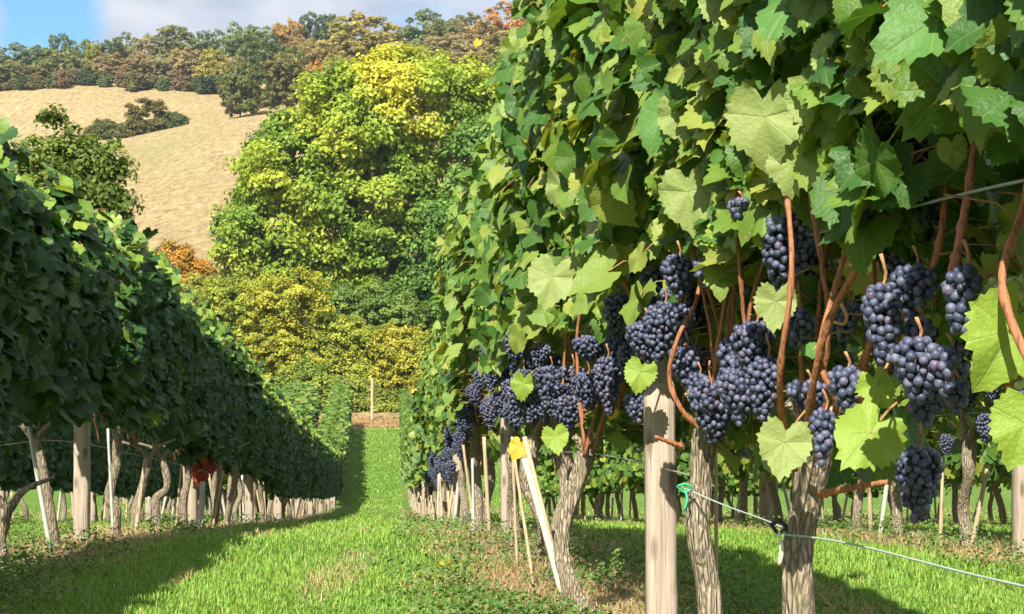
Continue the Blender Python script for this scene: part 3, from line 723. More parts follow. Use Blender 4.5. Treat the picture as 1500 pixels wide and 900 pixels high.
for i, (u, v, w, d, c, lab) in enumerate(WD):
    c = (c[0]*.85+.06, c[1]*.92+.065, c[2]*.95+.022)  # pull every colour toward olive, putting some haze into the tone
    x = (u-750)/FPX*d; z = g(x, d); H = CZ+(450-v)/FPX*d - z; W_ = w/FPX*d
    t = empty('tree', (x, d, z), i*1.3); tag(t, lab, 'tree', 'trees of the wood on the hill')
    me, tm = WOOD[i % 6]; wd = .92
    o = obj('crown', me, t); o.scale = (W_/wd, W_/wd, H); o.color = (*c, 1)
    # crowns reach low: hill trees stand in scrub
    b = obj('trunk', tm, t); b.scale = (min(W_, H), min(W_, H), H)
sq = np.random.RandomState(17)
for i, u in enumerate(np.arange(-30, 372, 17)):
    d = 258+sq.uniform(-3, 3); x = (u+sq.uniform(-5, 5)-750)/FPX*d; t = empty('scrub_bush', (x, d, g(x, d)-.5), sq.rand()*6); tag(t, 'low scrub bush along the foot of the hill hedge', 'bush', 'scrub bushes along the foot of the hill hedge')
    me, tm = WOOD[i % 6]; o = obj('crown', me, t); w_ = sq.uniform(2.4, 4); o.scale = (w_, w_, sq.uniform(2.0, 4.2)); c = [OL, GR, BR, OL, DG][i % 5]; o.color = (*c, 1)
# power pole in the wood
t = empty('power_pole', (*P(613, 100, 236)[:2], 0)); t.location[2] = g(t.location[0], 236); tag(t, 'wooden power pole with a pale crossbar above the yellow-green tree', 'power pole')
H = P(613, 77, 236)[2]-t.location[2]
mb = MB(); mb.add(*tube([[0, 0, -.3], [0, 0, H]], [.17, .12], 8)); obj('pole', mb.mesh('pole', [M_pole]), t)
mb = MB(); mb.add(*tube([[-.85, 0, H-.12], [.85, 0, H-.12]], .09, 6)); obj('crossbar', mb.mesh('crossbar', [M_white]), t)
for s in (-.7, 0, .7):
    mb = MB(); mb.add(*tube([[s, 0, H-.05], [s, 0, H+.18]], [.06, .04], 6)); obj('insulator', mb.mesh('insulator', [M_white]), t)

# sapling behind the left rows
tree_px('sapling', 'small-leaved young tree rising behind the dark vine row', 'tree', 112, 17.5,
        [(75, 185, 22, 24), (110, 235, 55, 40), (150, 250, 35, 40), (60, 240, 40, 45), (170, 290, 35, 45), (110, 300, 70, 50)], (.13, .19, .035), 91, 190, 60, .062, .17, .045, trunk_h=3.6, fill=.4, branches=22)

# ------------------------------------------------------------------ timber posts
def post(label, x, y, h, w=.075, dpt=.07, top=None, lean=(0, 0), seed=0, sink=.1, m=None, group=None, name='timber_post'):
    z = g(x, y); rs = np.random.RandomState(seed); n = 14
    ring = np.array([[-1, -.72], [-.72, -1], [.72, -1], [1, -.72], [1, .72], [.72, 1], [-.72, 1], [-1, .72]])*np.array([w/2, dpt/2])
    V = []
    for i in range(n):
        zz = -sink+(h+sink)*i/(n-1); k = 1+.03*rs.randn(8, 1)*.6
        rr = ring*k+np.array([lean[0]*zz, lean[1]*zz])
        V += [[a, b, zz] for a, b in rr]
    V = np.array(V)
    if top is not None: V[-8:, 2] += top*(V[-8:, 0]/w) + .008*rs.randn(8)
    a = np.arange(8); b = (a+1) % 8
    Q = np.concatenate([np.stack([i*8+a, i*8+b, (i+1)*8+b, (i+1)*8+a], 1) for i in range(n-1)])
    me = build(name, V, Q, None, [m or M_wood], smooth=False)
    # close the top
    bm = bmesh.new(); bm.from_mesh(me); bm.verts.ensure_lookup_table(); bm.faces.new([bm.verts[(n-1)*8+i] for i in range(8)]); bm.to_mesh(me); bm.free()
    o = obj(name, me, None, (x, y, z)); o.rotation_euler = (0, 0, TH*rs.uniform(0, 1.5)); tag(o, label, 'post', group); return o
px = lambda u, d: (u-750)/FPX*d
post('broad weathered timber post nearest the camera, marked by leaf shadows', px(970, 3.08)+.0, 3.08, .62, .060, .052, top=.05, seed=1, lean=(-.012, 0))
post('grey timber post top standing among leaves and grapes beside the broad post', px(966, 3.32), 3.32, .98, .042, .05, seed=2)
post('second timber post along the sunlit row, thin stakes leaning beside it', px(744, 7.4), 7.4, .80, .072, .06, seed=3, top=.03)
post('tall pale timber post standing in the dark vine row', px(120, 7.0), 7.0, 1.15, .068, .06, seed=4)
post('timber post in the dark vine row beside the red leaves', px(279, 11.2), 11.2, .75, .10, .08, seed=5)
for i, d in enumerate(np.arange(15.6, 66, 4.3)):
    post('timber post far down the dark vine row beyond the red leaves', rowx(d, -1)+.05, d, .62, .085, .07, seed=20+i, group='posts far down the dark vine row')
for i, d in enumerate(np.arange(11.7, 66, 4.3)):
    post('timber post far down the sunlit row beyond the leaning stakes', rowx(d)-.05, d, .62, .085, .07, seed=50+i, group='posts far down the sunlit vine row')
for i, d in enumerate(np.arange(6.2, 22, 4.3)):
    post('timber post in the next row seen under the grape-laden vines', rowx(d, 1), d, .7, .085, .07, seed=80+i, group='posts of the rows behind the sunlit row')
for i, d in enumerate(np.arange(9.4, 30, 4.3)):
    post('timber post in the row behind the dark vine row', rowx(d, -2), d, .6, .085, .07, seed=110+i, group='posts of the row behind the dark row')
post('slim pale post on the dry headland at the end of the grass alley', px(545, 72.5), 72.5, 2.05, .13, .12, seed=140, m=M_stake)
post('short fence post at the right end of the dry headland', px(588, 73), 73, .9, .11, .1, seed=141, m=M_stake)

# ------------------------------------------------------------------ vines: the left (dark) row and rows beyond it
rs = np.random.RandomState(3)
LG, LGF = 'grapevines of the dark row on the left', 'grapevines far down the dark row'
left_named = {  # distance: (label, photo trunk path or None)
 5.35: ('vine with a low forking trunk at the very left edge of the picture', [(2, 885), (8, 840), (0, 790), (12, 740)]),
 6.35: ('vine with a leaning trunk just left of the tall pale post', [(82, 832), (78, 790), (68, 720), (52, 640)]),
 7.9: ('vine with a knobbly sunlit trunk just right of the tall pale post', [(166, 800), (170, 750), (160, 725), (172, 670), (166, 590)]),
 8.8: ('vine with a slanting trunk and stake second from the pale post', [(195, 795), (200, 750), (212, 700), (218, 668)]),
 9.7: ('vine with a bent crooked trunk third from the pale post', [(232, 790), (228, 735), (245, 712), (238, 668)]),
 10.7: ('vine with a thick straight trunk beside the post of red leaves', [(270, 785), (270, 730), (276, 700), (272, 670)]),
 11.6: ('vine carrying a cluster of bright red leaves in the dark row', [(312, 785), (318, 740), (322, 700), (318, 660)]),
 12.5: ('vine with a forked trunk right of the red-leaved vine', [(330, 782), (336, 740), (345, 700), (340, 665)]),
}
ds = [2.1, 2.95, 3.8, 4.6]
for i, d in enumerate(ds):
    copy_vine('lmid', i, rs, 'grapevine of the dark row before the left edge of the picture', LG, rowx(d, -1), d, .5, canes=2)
for i, (d, (lab, path)) in enumerate(left_named.items()):
    base = P(*path[0], d); x0 = base[0]; v = nvine(lab, 'grapevine', LG, rowx(d, -1), d, 0)
    L = np.array(v.location); pts = [P(u, vv, d)-L for u, vv in path]; pts[0][2] = -.05
    pts = np.array(pts); r = .026 if i not in (1,) else .024
    mb = MB(); mb.add(*tube(smooth_path(pts, 26), [r*1.25, r*.95, r*1.1, r*.85, r*.95, r*.8], 18, .14, 40+i))
    e = pts[-1]
    for s in (-1, 1): mb.add(*tube(smooth_path([e-[0, 0, .02], e+[s*.05, .03*s, .05], e+[s*.14, .08*s, .09]], 7), [r*.7, r*.45, r*.25], 8, .1, 60+i))
    obj('trunk', mb.mesh('trunk', [M_bark]), v)
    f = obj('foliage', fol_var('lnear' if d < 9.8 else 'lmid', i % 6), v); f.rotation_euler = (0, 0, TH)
    f2 = obj('lit_top_foliage', lit_top_var(i % 5, 'lmid'), v); f2.rotation_euler = (0, 0, TH)
    if d < 6.6: f.scale = f2.scale = (1, 1, .94)
    for k in range(4):
        c = obj('cane', pool(('canel', (i*4+k) % 14), lambda: cane_local(950+(i*4+k) % 14, [0, 0, .5], 1.2)), v); c.rotation_euler = (0, 0, TH)
    if d == 11.6:
        n = 26; q = np.random.RandomState(8); pos = P(298, 680, 11.1)-L+q.uniform(-1, 1, (n, 3))*np.array([.07, .06, .12])
        V, Q, T, U, _ = scatter(LEAF[1], pos, frames(np.array([.3, -1, .4])+q.randn(n, 3)*.5, np.array([0, 0, -1.])+q.randn(n, 3)*.4), q.uniform(.035, .06, n), q.randint(0, 10, n))
        o = obj('red_leaves', build('red_leaves', V, Q, T, [M_red], uv=U), v); o['label'] = 'cluster of bright red leaves'
for i, d in enumerate(np.arange(13.4, 68.5, .86)):
    k = 'lmid' if d < 17 else 'lfar' if d < 42 else 'rfar'
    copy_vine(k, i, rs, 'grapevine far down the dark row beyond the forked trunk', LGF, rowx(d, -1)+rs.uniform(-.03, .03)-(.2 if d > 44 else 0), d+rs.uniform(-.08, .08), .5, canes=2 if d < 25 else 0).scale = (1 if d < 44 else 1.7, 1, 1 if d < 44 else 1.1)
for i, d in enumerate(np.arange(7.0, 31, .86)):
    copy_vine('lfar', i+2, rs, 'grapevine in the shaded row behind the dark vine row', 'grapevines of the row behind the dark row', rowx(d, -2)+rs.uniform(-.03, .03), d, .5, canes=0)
for k_, d0, lab in ((-2, 31.5, 'second'), (-3, 37, 'third'), (-4, 44, 'fourth')):
    for i, d in enumerate(np.arange(d0, 68.5, .9)):
        copy_vine('rfar', i+k_, rs, f'sunlit vine top in the {lab} row left of the grass alley', f'vine tops of the {lab} row left of the alley', rowx(d, k_), d, .5, canes=0).scale = (3.0 if k_ == -2 else 2.0, 1.1, 1.12)

# ------------------------------------------------------------------ the sunlit row on the right
RG = 'grapevines of the sunlit row on the right'
def W(pts, L): return [P(*p)-L for p in pts]
near = [  # d, label, trunk path (u,v,d), thickness, foliage seed, canes
 (1.2, 'grapevine at the right edge holding large leaves and green grapes', [(1590, 1180, 1.2), (1595, 900, 1.2), (1585, 660, 1.2)], .024,
   [[(1560, 640, 1.25), (1470, 430, 1.3), (1500, 300, 1.33), (1540, 100, 1.35)], [(1480, 600, 1.36), (1478, 560, 1.36), (1470, 430, 1.38)]]),
 (2.04, 'grapevine with the pale flaking trunk tied to a green wire', [(1168, 1200, 2.04), (1172, 960, 2.04), (1168, 850, 2.04), (1172, 780, 2.05), (1190, 700, 2.04), (1192, 640, 2.03)], .0205,
   [[(1180, 655, 2.02), (1192, 560, 1.98), (1215, 470, 1.92), (1265, 380, 1.86), (1330, 290, 1.8), (1372, 215, 1.78), (1420, 60, 1.75)],
    [(1165, 690, 2.02), (1148, 620, 2.0), (1143, 540, 1.98), (1160, 400, 1.95), (1150, 250, 2.0)],
    [(1210, 640, 2.0), (1225, 590, 1.98), (1200, 520, 1.97), (1230, 400, 2.0), (1270, 250, 2.0)],
    [(1200, 725, 2.02), (1240, 716, 1.95), (1300, 706, 1.9)],
    [(1395, 400, 1.55), (1410, 330, 1.56), (1428, 200, 1.6), (1430, 60, 1.6)], [(1340, 470, 1.72), (1375, 360, 1.7), (1388, 250, 1.72)]]),
 (2.62, 'grapevine with the crooked grey trunk just right of the broad post', [(1045, 1120, 2.62), (1042, 900, 2.6), (1036, 850, 2.6), (1022, 770, 2.6), (1026, 700, 2.62), (1033, 640, 2.62), (1036, 615, 2.62)], .0198,
   [[(1036, 625, 2.6), (1045, 560, 2.55), (1058, 470, 2.5), (1075, 370, 2.45), (1085, 330, 2.45), (1100, 150, 2.5)],
    [(1036, 625, 2.6), (1062, 560, 2.6), (1072, 490, 2.58), (1078, 360, 2.6)],
    [(1028, 630, 2.62), (998, 600, 2.6), (980, 550, 2.6), (995, 490, 2.58), (1020, 440, 2.6), (1035, 330, 2.65)],
    [(1040, 620, 2.6), (1105, 520, 2.5), (1110, 400, 2.45), (1105, 280, 2.45)], [(1000, 655, 2.58), (960, 640, 2.55)]]),
 (4.05, 'grapevine with a twisted leaning trunk left of the broad post', [(905, 985, 4.0), (868, 915, 4.0), (838, 860, 4.02), (822, 800, 4.05), (838, 730, 4.05), (860, 665, 4.05)], .021,
   [[(856, 670, 4.0), (880, 560, 3.95), (884, 430, 3.9), (896, 370, 3.9)], [(856, 660, 4.0), (845, 500, 4.0), (862, 410, 3.95), (880, 300, 4.0)],
    [(870, 660, 4.0), (905, 520, 3.8), (888, 440, 3.8)], [(940, 465, 3.2), (918, 420, 3.15), (912, 380, 3.15), (915, 250, 3.2)], [(850, 660, 4.05), (825, 590, 4.1), (830, 480, 4.1)]]),
]
FSEED = {1.2: 601, 2.04: 611, 2.62: 623, 4.05: 634}
VN = {}
for d, lab, path, r, canes in near:
    v = nvine(lab, 'grapevine', RG, rowx(d), d, 0); L = np.array(v.location); VN[d] = v
    pts = np.array(W(path, L)); mb = MB()
    mb.add(*tube(smooth_path(pts, 70), [r*1.3, r*1.08, r, r*1.02, r*.92, r*1.1, r*1.2], 40, .13, int(d*100)))
    e = pts[-1]; 
    for q in ((-.035, -.02, .05), (.04, .01, .045), (.0, .04, .06)): mb.add(*tube(smooth_path([e-[0, 0, .035], e+np.array(q)*.4, e+np.array(q)], 8), [r*.75, r*.55, r*.4], 14, .14, int(q[0]*1000)+70))
    obj('trunk', mb.mesh('trunk', [M_bark]), v)
    for k, c in enumerate(canes):
        c = [(u_, v_, d_*(.94 if v_ < 600 else .97)) for u_, v_, d_ in c] if d == 2.04 else c; cp = smooth_path(W(c, L), 26); kk = np.arange(26)
        rad = np.interp(np.linspace(0, 1, 26), [0, .3, 1], [.0047, .0041, .0028] if d > 1.5 else [.0042, .0036, .0028])*(1+.5*(kk % 5 == 3))*(1+.08*np.sin(kk*1.3))
        mb = MB(); mb.add(*tube(cp, rad, 12, .11, k)); obj('cane', mb.mesh('cane', [M_cane]), v)
    for k in range(0 if d < 1.5 else 6):
        c = obj('cane', pool(('cane', (k*2+int(d*3)) % 14, .5), lambda: cane_local(900+(k*2+int(d*3)) % 14, [0, 0, .5], 1.3)), v, (.03, 0, 0)); c.rotation_euler = (0, 0, TH)
    lowz = {1.2: .77, 2.04: .83, 2.62: .85, 4.05: .84}[d]
    me = canopy_mesh('foliage', 0, canopy(FSEED[d], 0, 1900 if d < 1.5 else 1450 if d < 4 else 1000, lowz, 1.95, half=.52 if d < 4 else .62, bulge=.145 if d < 2.3 else .15, botk=.15, size=(.040, .064) if d < 2.3 else (.042, .066), low=(.62, .88, .07) if d < 2.3 else (.5, .86, .16), topn=5), [M_leaf, M_petiole], True)
    f = obj('foliage', me, v); f.rotation_euler = (0, 0, TH)
# a vine before the picture and one hidden by the broad post
copy_vine('rmid', 1, rs, 'grapevine whose leaves fill the gap behind the broad post', RG, rowx(3.3)+.055, 3.3, .5, canes=2)
# next vines along the row
mids = [(4.95, 'grapevine with the heavy double bunch beside the pale guard tube'), (5.85, 'grapevine behind the pale guard tube in the sunlit row'), (6.7, 'grapevine just before the second timber post of the sunlit row'),
        (8.1, 'grapevine with a thick curved trunk left of the second timber post'), (9.0, 'grapevine second beyond the second timber post'), (9.9, 'grapevine third beyond the second timber post')]
for i, (d, lab) in enumerate(mids):
    v = copy_vine('rmid', i+2, rs, lab, RG, rowx(d)-(.10 if d == 8.1 else 0), d, .55 if d == 8.1 else .5, bunches=11 if d > 5 else 8, bz=(.60, .92) if d > 6 else (.60, .85))
    v.children[0].scale = (1.5, 1.5, 1.0) if d == 8.1 else (1.1, 1.1, 1)
for i, d in enumerate(np.arange(10.8, 68.5, .86)):
    copy_vine('rmid' if d < 17 else 'rfar', i, rs, 'grapevine far down the sunlit row beyond its second post', 'grapevines far down the sunlit row', rowx(d)+rs.uniform(-.03, .03), d+rs.uniform(-.08, .08), .5, bunches=7 if d < 17 else (2 if d < 26 else 0), canes=3 if d < 20 else 0, farb=True, bz=(.5, .85))
# rows beyond the sunlit one
for k_, d0, d1, lab, gr in ((1, 4.2, 27, 'grapevine in the next row right, seen below the hanging grapes', 'grapevines of the row behind the sunlit row'), (2, 6.3, 27, 'grapevine in the second row behind the sunlit row', 'grapevines two rows behind the sunlit row'), (3, 9, 25, 'grapevine in the third row behind the sunlit row', 'grapevines three rows behind the sunlit row')):
    for i, d in enumerate(np.arange(d0, d1, .86)):
        copy_vine('rmid' if d < 9 and k_ == 1 else 'side', i+k_, rs, lab, gr, rowx(d, k_)+rs.uniform(-.03, .03), d+rs.uniform(-.06, .06), .5, bunches=(4 if d < 14 else 0) if k_ == 1 else 0, canes=1 if d < 12 and k_ == 1 else 0, farb=True)

# grape bunches the photo shows one by one: u, v of the top, height px, width px, distance, vine
def px_bunch(u, v0, hp, wp, d, vine, seed, m=None, br=None, label=None):
    L_ = hp/FPX*d; W_ = wp/FPX*d; br = br or (.0053 if d < 2.4 else .0058)
    vobj = VN[vine]; me = bunch_mesh(seed, max(L_-br, .02), max(W_-2*br, .02)*1.08, 3 if d < 2.6 else 2, br, m=m)
    q = P(u, v0, d)-np.array(vobj.location); q[2] -= br
    o = obj('grape_bunch', me, vobj, q); st = obj('stalk', STALK, o); st.scale = (1, 1, min(1, L_/.09))
    if label: o['label'] = label
    return o
for i, a in enumerate([
 (1290, 412, 122, 62, 1.66, 2.04), (1338, 385, 84, 74, 1.72, 2.04), (1412, 384, 106, 62, 1.52, 2.04), (1342, 492, 90, 78, 1.60, 2.04), (1388, 505, 62, 52, 1.58, 2.04), (1345, 462, 50, 52, 1.66, 2.04),
 (1398, 555, 48, 46, 1.66, 2.04), (1345, 652, 112, 72, 1.92, 2.04), (1322, 345, 62, 60, 1.9, 2.04), (1238, 535, 68, 56, 1.88, 2.04), (1206, 596, 84, 42, 1.92, 2.04), (1268, 560, 40, 40, 1.95, 2.04),
 (1105, 470, 70, 66, 2.24, 2.04), (1082, 540, 72, 68, 2.26, 2.04), (1122, 520, 98, 54, 2.20, 2.04), (1168, 450, 60, 52, 2.15, 2.04), (1182, 555, 50, 62, 2.02, 2.04), (1240, 440, 60, 50, 2.1, 2.04),
 (1082, 288, 36, 36, 2.05, 2.62), (1044, 376, 46, 62, 2.5, 2.62), (992, 372, 62, 50, 2.62, 2.62), (1004, 505, 62, 52, 2.72, 2.62), (972, 440, 90, 56, 2.8, 2.62), (945, 470, 60, 62, 2.84, 2.62), (1022, 545, 50, 40, 2.7, 2.62), (1000, 440, 60, 40, 2.75, 2.62),
 (905, 428, 70, 44, 3.35, 4.05), (866, 490, 40, 56, 3.8, 4.05), (888, 522, 84, 46, 3.6, 4.05), (924, 500, 50, 40, 3.4, 4.05), (838, 535, 66, 82, 4.2, 4.05), (815, 560, 50, 50, 4.25, 4.05), (832, 578, 58, 44, 4.15, 4.05), (806, 535, 40, 50, 4.4, 4.05), (860, 545, 56, 50, 4.0, 4.05),
 (793, 502, 36, 32, 4.7, 4.05), (930, 575, 44, 36, 3.3, 4.05),
]): px_bunch(a[0], a[1], a[2], a[3], a[4]*(.93 if a[4] < 1.9 and a[1] < 640 else .97), a[5], 1000+i)
for i, a in enumerate([(1462, 405, 66, 44, 1.42, 1.2), (1492, 400, 90, 52, 1.44, 1.2), (1495, 500, 70, 40, 1.44, 1.2)]):
    px_bunch(*a, 1100+i, m=M_ggrape, label='unripe green bunch')
# further bunches half hidden in the shade of the row
q = np.random.RandomState(21)
for i in range(30):
    d = q.uniform(1.6, 4.4); vine = 2.04 if d < 2.3 else (2.62 if d < 3.1 else 4.05)
    vo = VN[vine]; loc = np.array([rowx(d)+q.uniform(-.03, .14), d, g(rowx(d), d)+q.uniform(.58, .86)])-np.array(vo.location)
    hang_bunch(vo, get_bunch('mid', i % 4), loc, q.rand()*6.28, (q.uniform(-.2, .2), q.uniform(-.2, .2)), True, q.uniform(.75, 1.0))
# big leaves the photo shows one by one: centre u,v, length px, tip direction (image), distance, vine, material, facing
HERO = [
 (1345, 45, 105, (-.75, .65), 1.3, 1.2, M_mid, (-.25, -.8, .6)), (1120, 195, 78, (.1, 1), 1.85, 2.04, M_pale, (-.45, -.8, .1)), (1200, 160, 62, (.3, 1), 1.75, 2.04, M_pale, (-.3, -.9, .2)),
 (1158, 255, 50, (.0, 1), 1.85, 2.04, M_pale, (-.5, -.8, .1)), (1397, 228, 32, (.2, 1), 1.5, 1.2, M_pale, (0, -1, .2)), (1388, 150, 56, (.25, 1), 1.5, 1.2, M_lime, (-.5, -.8, .3)),
 (1468, 510, 92, (-.55, 1), 1.33, 1.2, M_lime, (-.1, -1, .25)), (1262, 650, 72, (-.55, .75), 1.7, 2.04, M_lime, (-.1, -.9, .45)), (1312, 648, 48, (.1, 1), 1.74, 2.04, M_mid, (.5, -.8, .2)),
 (1147, 665, 56, (-.15, 1), 1.9, 2.04, M_pale, (-.2, -1, .15)), (1136, 455, 44, (-.1, 1), 1.95, 2.04, M_pale, (-.3, -.9, .2)), (936, 555, 34, (-.2, 1), 2.95, 2.62, M_lime, (-.2, -.9, .3)),
 (962, 185, 62, (-.2, 1), 2.5, 2.62, M_mid, (-.6, -.6, .5)), (1060, 12, 52, (.3, 1), 2.2, 2.62, M_pale, (-.3, -.9, .3)), (1145, 25, 72, (-.2, 1), 1.8, 2.04, M_mid, (-.3, -.8, .5)), (1445, 40, 70, (.1, 1), 1.4, 1.2, M_mid, (-.2, -.9, .4)),
 (806, 420, 50, (-.2, 1), 4.0, 4.05, M_pale, (-.4, -.8, .2)), (1053, 345, 40, (-.9, .3), 2.35, 2.62, M_lime, (-.2, -.9, .3)), (1122, 352, 32, (.1, 1), 2.1, 2.04, M_lime, (-.2, -.9, .2)), (1010, 300, 62, (.1, 1), 2.4, 2.62, M_pale, (-.5, -.8, .1)),
 (1290, 575, 40, (.3, 1), 1.62, 2.04, M_lime, (0, -1, .4)), (1495, 640, 70, (-.3, 1), 1.3, 1.2, M_lime, (0, -1, .3)), (815, 648, 28, (.2, 1), 4.0, 4.05, M_lime, (-.2, -.9, .4)), (765, 570, 26, (-.2, 1), 4.9, 4.05, M_lime, (-.3, -.9, .3)),
 (820, 285, 42, (-.1, 1), 3.9, 4.05, M_pale, (-.6, -.7, .2)), (850, 230, 50, (-.5, .8), 3.6, 4.05, M_mid, (-.6, -.6, .5)), (1000, 180, 50, (.3, 1), 2.45, 2.62, M_pale, (-.5, -.8, .2)), (1270, 230, 60, (-.3, 1), 1.7, 2.04, M_mid, (-.4, -.8, .4)),
 (1470, 210, 60, (-.5, 1), 1.38, 1.2, M_mid, (-.1, -.9, .4)), (1185, 515, 22, (-.8, .6), 1.95, 2.04, M_mid, (0, -.9, .5)), (875, 60, 50, (-.2, 1), 3.3, 4.05, M_mid, (-.5, -.7, .5)), (1215, 95, 46, (-.2, 1), 1.7, 2.04, M_pale, (-.3, -.9, .3)),
]
hq = np.random.RandomState(77)
for u, v, sp, tp, d, vd, m, fn in HERO:
    vo = VN[vd]; mb = MB(); s = sp/FPX*d*1.0
    tipw = np.array([[tp[0], hq.uniform(-.1, .25), -tp[1]]]); R = frames(np.array([fn], float)+hq.randn(1, 3)*.12, tipw)
    c = P(u, v, d)-np.array(vo.location)-R[0][:, 1]*s*.3
    tv, tq, tt, tu = LEAF[0][hq.randint(0, 14)]
    mb.add((R[0] @ tv.T).T*s+c, tq, tt, 0, tu); lf = obj('leaf', mb.mesh('leaf', [m]), vo)
    e = c-R[0][:, 1]*s*.6+np.array([.05, .05, .02]); mb = MB(); mb.add(*tube(smooth_path([c, (c+e)/2+[0, 0, .01], e], 6), .0016, 6)); obj('petiole', mb.mesh('petiole', [M_petiole]), lf)
# small yellow leaves caught in the row
for u, v, sp, d, vd in ((1352, 295, 22, 1.7, 2.04), (760, 655, 22, 4.6, 4.05), (728, 538, 12, 6.4, 4.05), (898, 605, 12, 3.6, 4.05), (700, 62, 9, 3.3, 4.05)):
    vo = VN[vd]; s = sp/FPX*d; R = frames(np.array([[-.2, -1, .3]]), np.array([[-.4, 0, -1.]])); tv, tq, tt, tu = LEAF[0][3]
    mb = MB(); mb.add((R[0] @ tv.T).T*s+P(u, v, d)-np.array(vo.location), tq, tt, 0, tu); o = obj('yellow_leaf', mb.mesh('yellow_leaf', [M_yellow]), vo)
# tendrils on the long diagonal cane
vo = VN[2.04]; L = np.array(vo.location)
for pts in ([(1292, 330, 1.83), (1280, 355, 1.80), (1286, 378, 1.79), (1278, 398, 1.80), (1262, 402, 1.82)], [(1232, 445, 1.9), (1240, 462, 1.88), (1236, 475, 1.88), (1222, 472, 1.89)], [(1262, 400, 1.84), (1245, 388, 1.86), (1238, 392, 1.86)]):
    mb = MB(); mb.add(*tube(smooth_path(W(pts, L), 24), [.0026, .0018], 7)); obj('tendril', mb.mesh('tendril', [M_tendril]), vo)

# ------------------------------------------------------------------ wires, stakes, ties
def line(name, label, cat, pts, r, m, group=None, n=None, sides=6):
    pts = np.array(pts); o0 = pts[0].copy(); mb = MB(); mb.add(*tube(smooth_path(pts-o0, n or max(12, len(pts)*6)), r, sides))
    o = obj(name, mb.mesh(name, [m]), None, o0); return tag(o, label, cat, group)
def rowwire(k, h, d0, d1, label, r=.0016, dx=0, group=None):
    dd = np.arange(d0, d1, 1.0); line('trellis_wire', label, 'wire', [[rowx(d, k)+dx, d, g(rowx(d, k), d)+h+.008*math.sin(d*2)] for d in dd], r, M_wire, group, n=len(dd)*3)
rowwire(0, .44, 2.7, 30, 'low bare wire running between the sunlit trunks')
line('trellis_wire', 'grey wire crossing the leaves above the large grape bunches', 'wire', [P(1100, 362, 2.25), P(1185, 345, 2.05), P(1330, 305, 1.65), P(1430, 280, 1.45), P(1530, 258, 1.3)], .0017, M_wire)
rowwire(-1, .46, 3.5, 30, 'low wire of the dark vine row')
rowwire(1, .60, 4.5, 26, 'wire of the next row seen below the grapes')
line('twine', 'pale green twine sagging from the crooked trunk past the flaking trunk', 'twine', [P(1004, 716, 2.6), P(1060, 740, 2.45), P(1140, 770, 2.08), P(1150, 783, 2.01), P(1185, 787, 2.0), P(1260, 800, 1.8), P(1400, 836, 1.5), P(1520, 864, 1.3)], .0014, M_twine, n=60, sides=8)
t = empty('tie', P(1003, 715, 2.57)); t.scale = (.65, .65, .65); tag(t, 'bright green plastic tie on the crooked trunk', 'plant tie')
mb = MB(); mb.add(*tube(smooth_path([[-.02, 0, .004], [0, -.008, .012], [.02, 0, .0], [.0, .006, -.012], [-.02, 0, .004]], 16), .0028, 7)); obj('knot', mb.mesh('knot', [M_greentie]), t)
mb = MB(); mb.add(*tube(smooth_path([[0, 0, 0], [.006, -.004, -.03], [-.002, 0, -.06]], 8), [.002, .004, .003], 6)); obj('tail', mb.mesh('tail', [M_greentie]), t)
t = empty('tie', P(1141, 773, 2.02)); tag(t, 'pale tie with black knot on the flaking trunk', 'plant tie')
mb = MB(); mb.add(*tube(smooth_path([[-.01, 0, .004], [0, -.006, .01], [.01, 0, 0], [0, .005, -.008], [-.01, 0, .004]], 14), .0028, 7)); obj('knot', mb.mesh('knot', [M_blacktie]), t)
mb = MB(); mb.add(*tube(smooth_path([[0, 0, -.005], [.003, -.004, -.03], [.0, -.002, -.05]], 8), [.002, .0035, .003], 6)); obj('tail', mb.mesh('tail', [M_tube]), t)
def stake(label, a, b, r, m=M_stake, group=None, name='stake', cat='stake', sides=7):
    return line(name, label, cat, [a, b], [r*1.0, r*.85], m, group, n=8, sides=sides)
t = empty('guard_tube', P(822, 868, 4.3)); L = np.array(t.location); tag(t, 'leaning pale plastic guard tube beside the twisted trunk', 'guard tube')
mb = MB(); mb.add(*tube(smooth_path([P(824, 872, 4.3)-L, P(795, 765, 4.32)-L, P(768, 672, 4.35)-L], 14), [.0098, .0098, .0092], 12)); obj('sleeve', mb.mesh('sleeve', [M_tube]), t)
mb = MB(); mb.add(*tube([P(836, 905, 4.28)-L, P(768, 640, 4.37)-L], .007, 7)); obj('cane_core', mb.mesh('cane_core', [M_stake]), t)
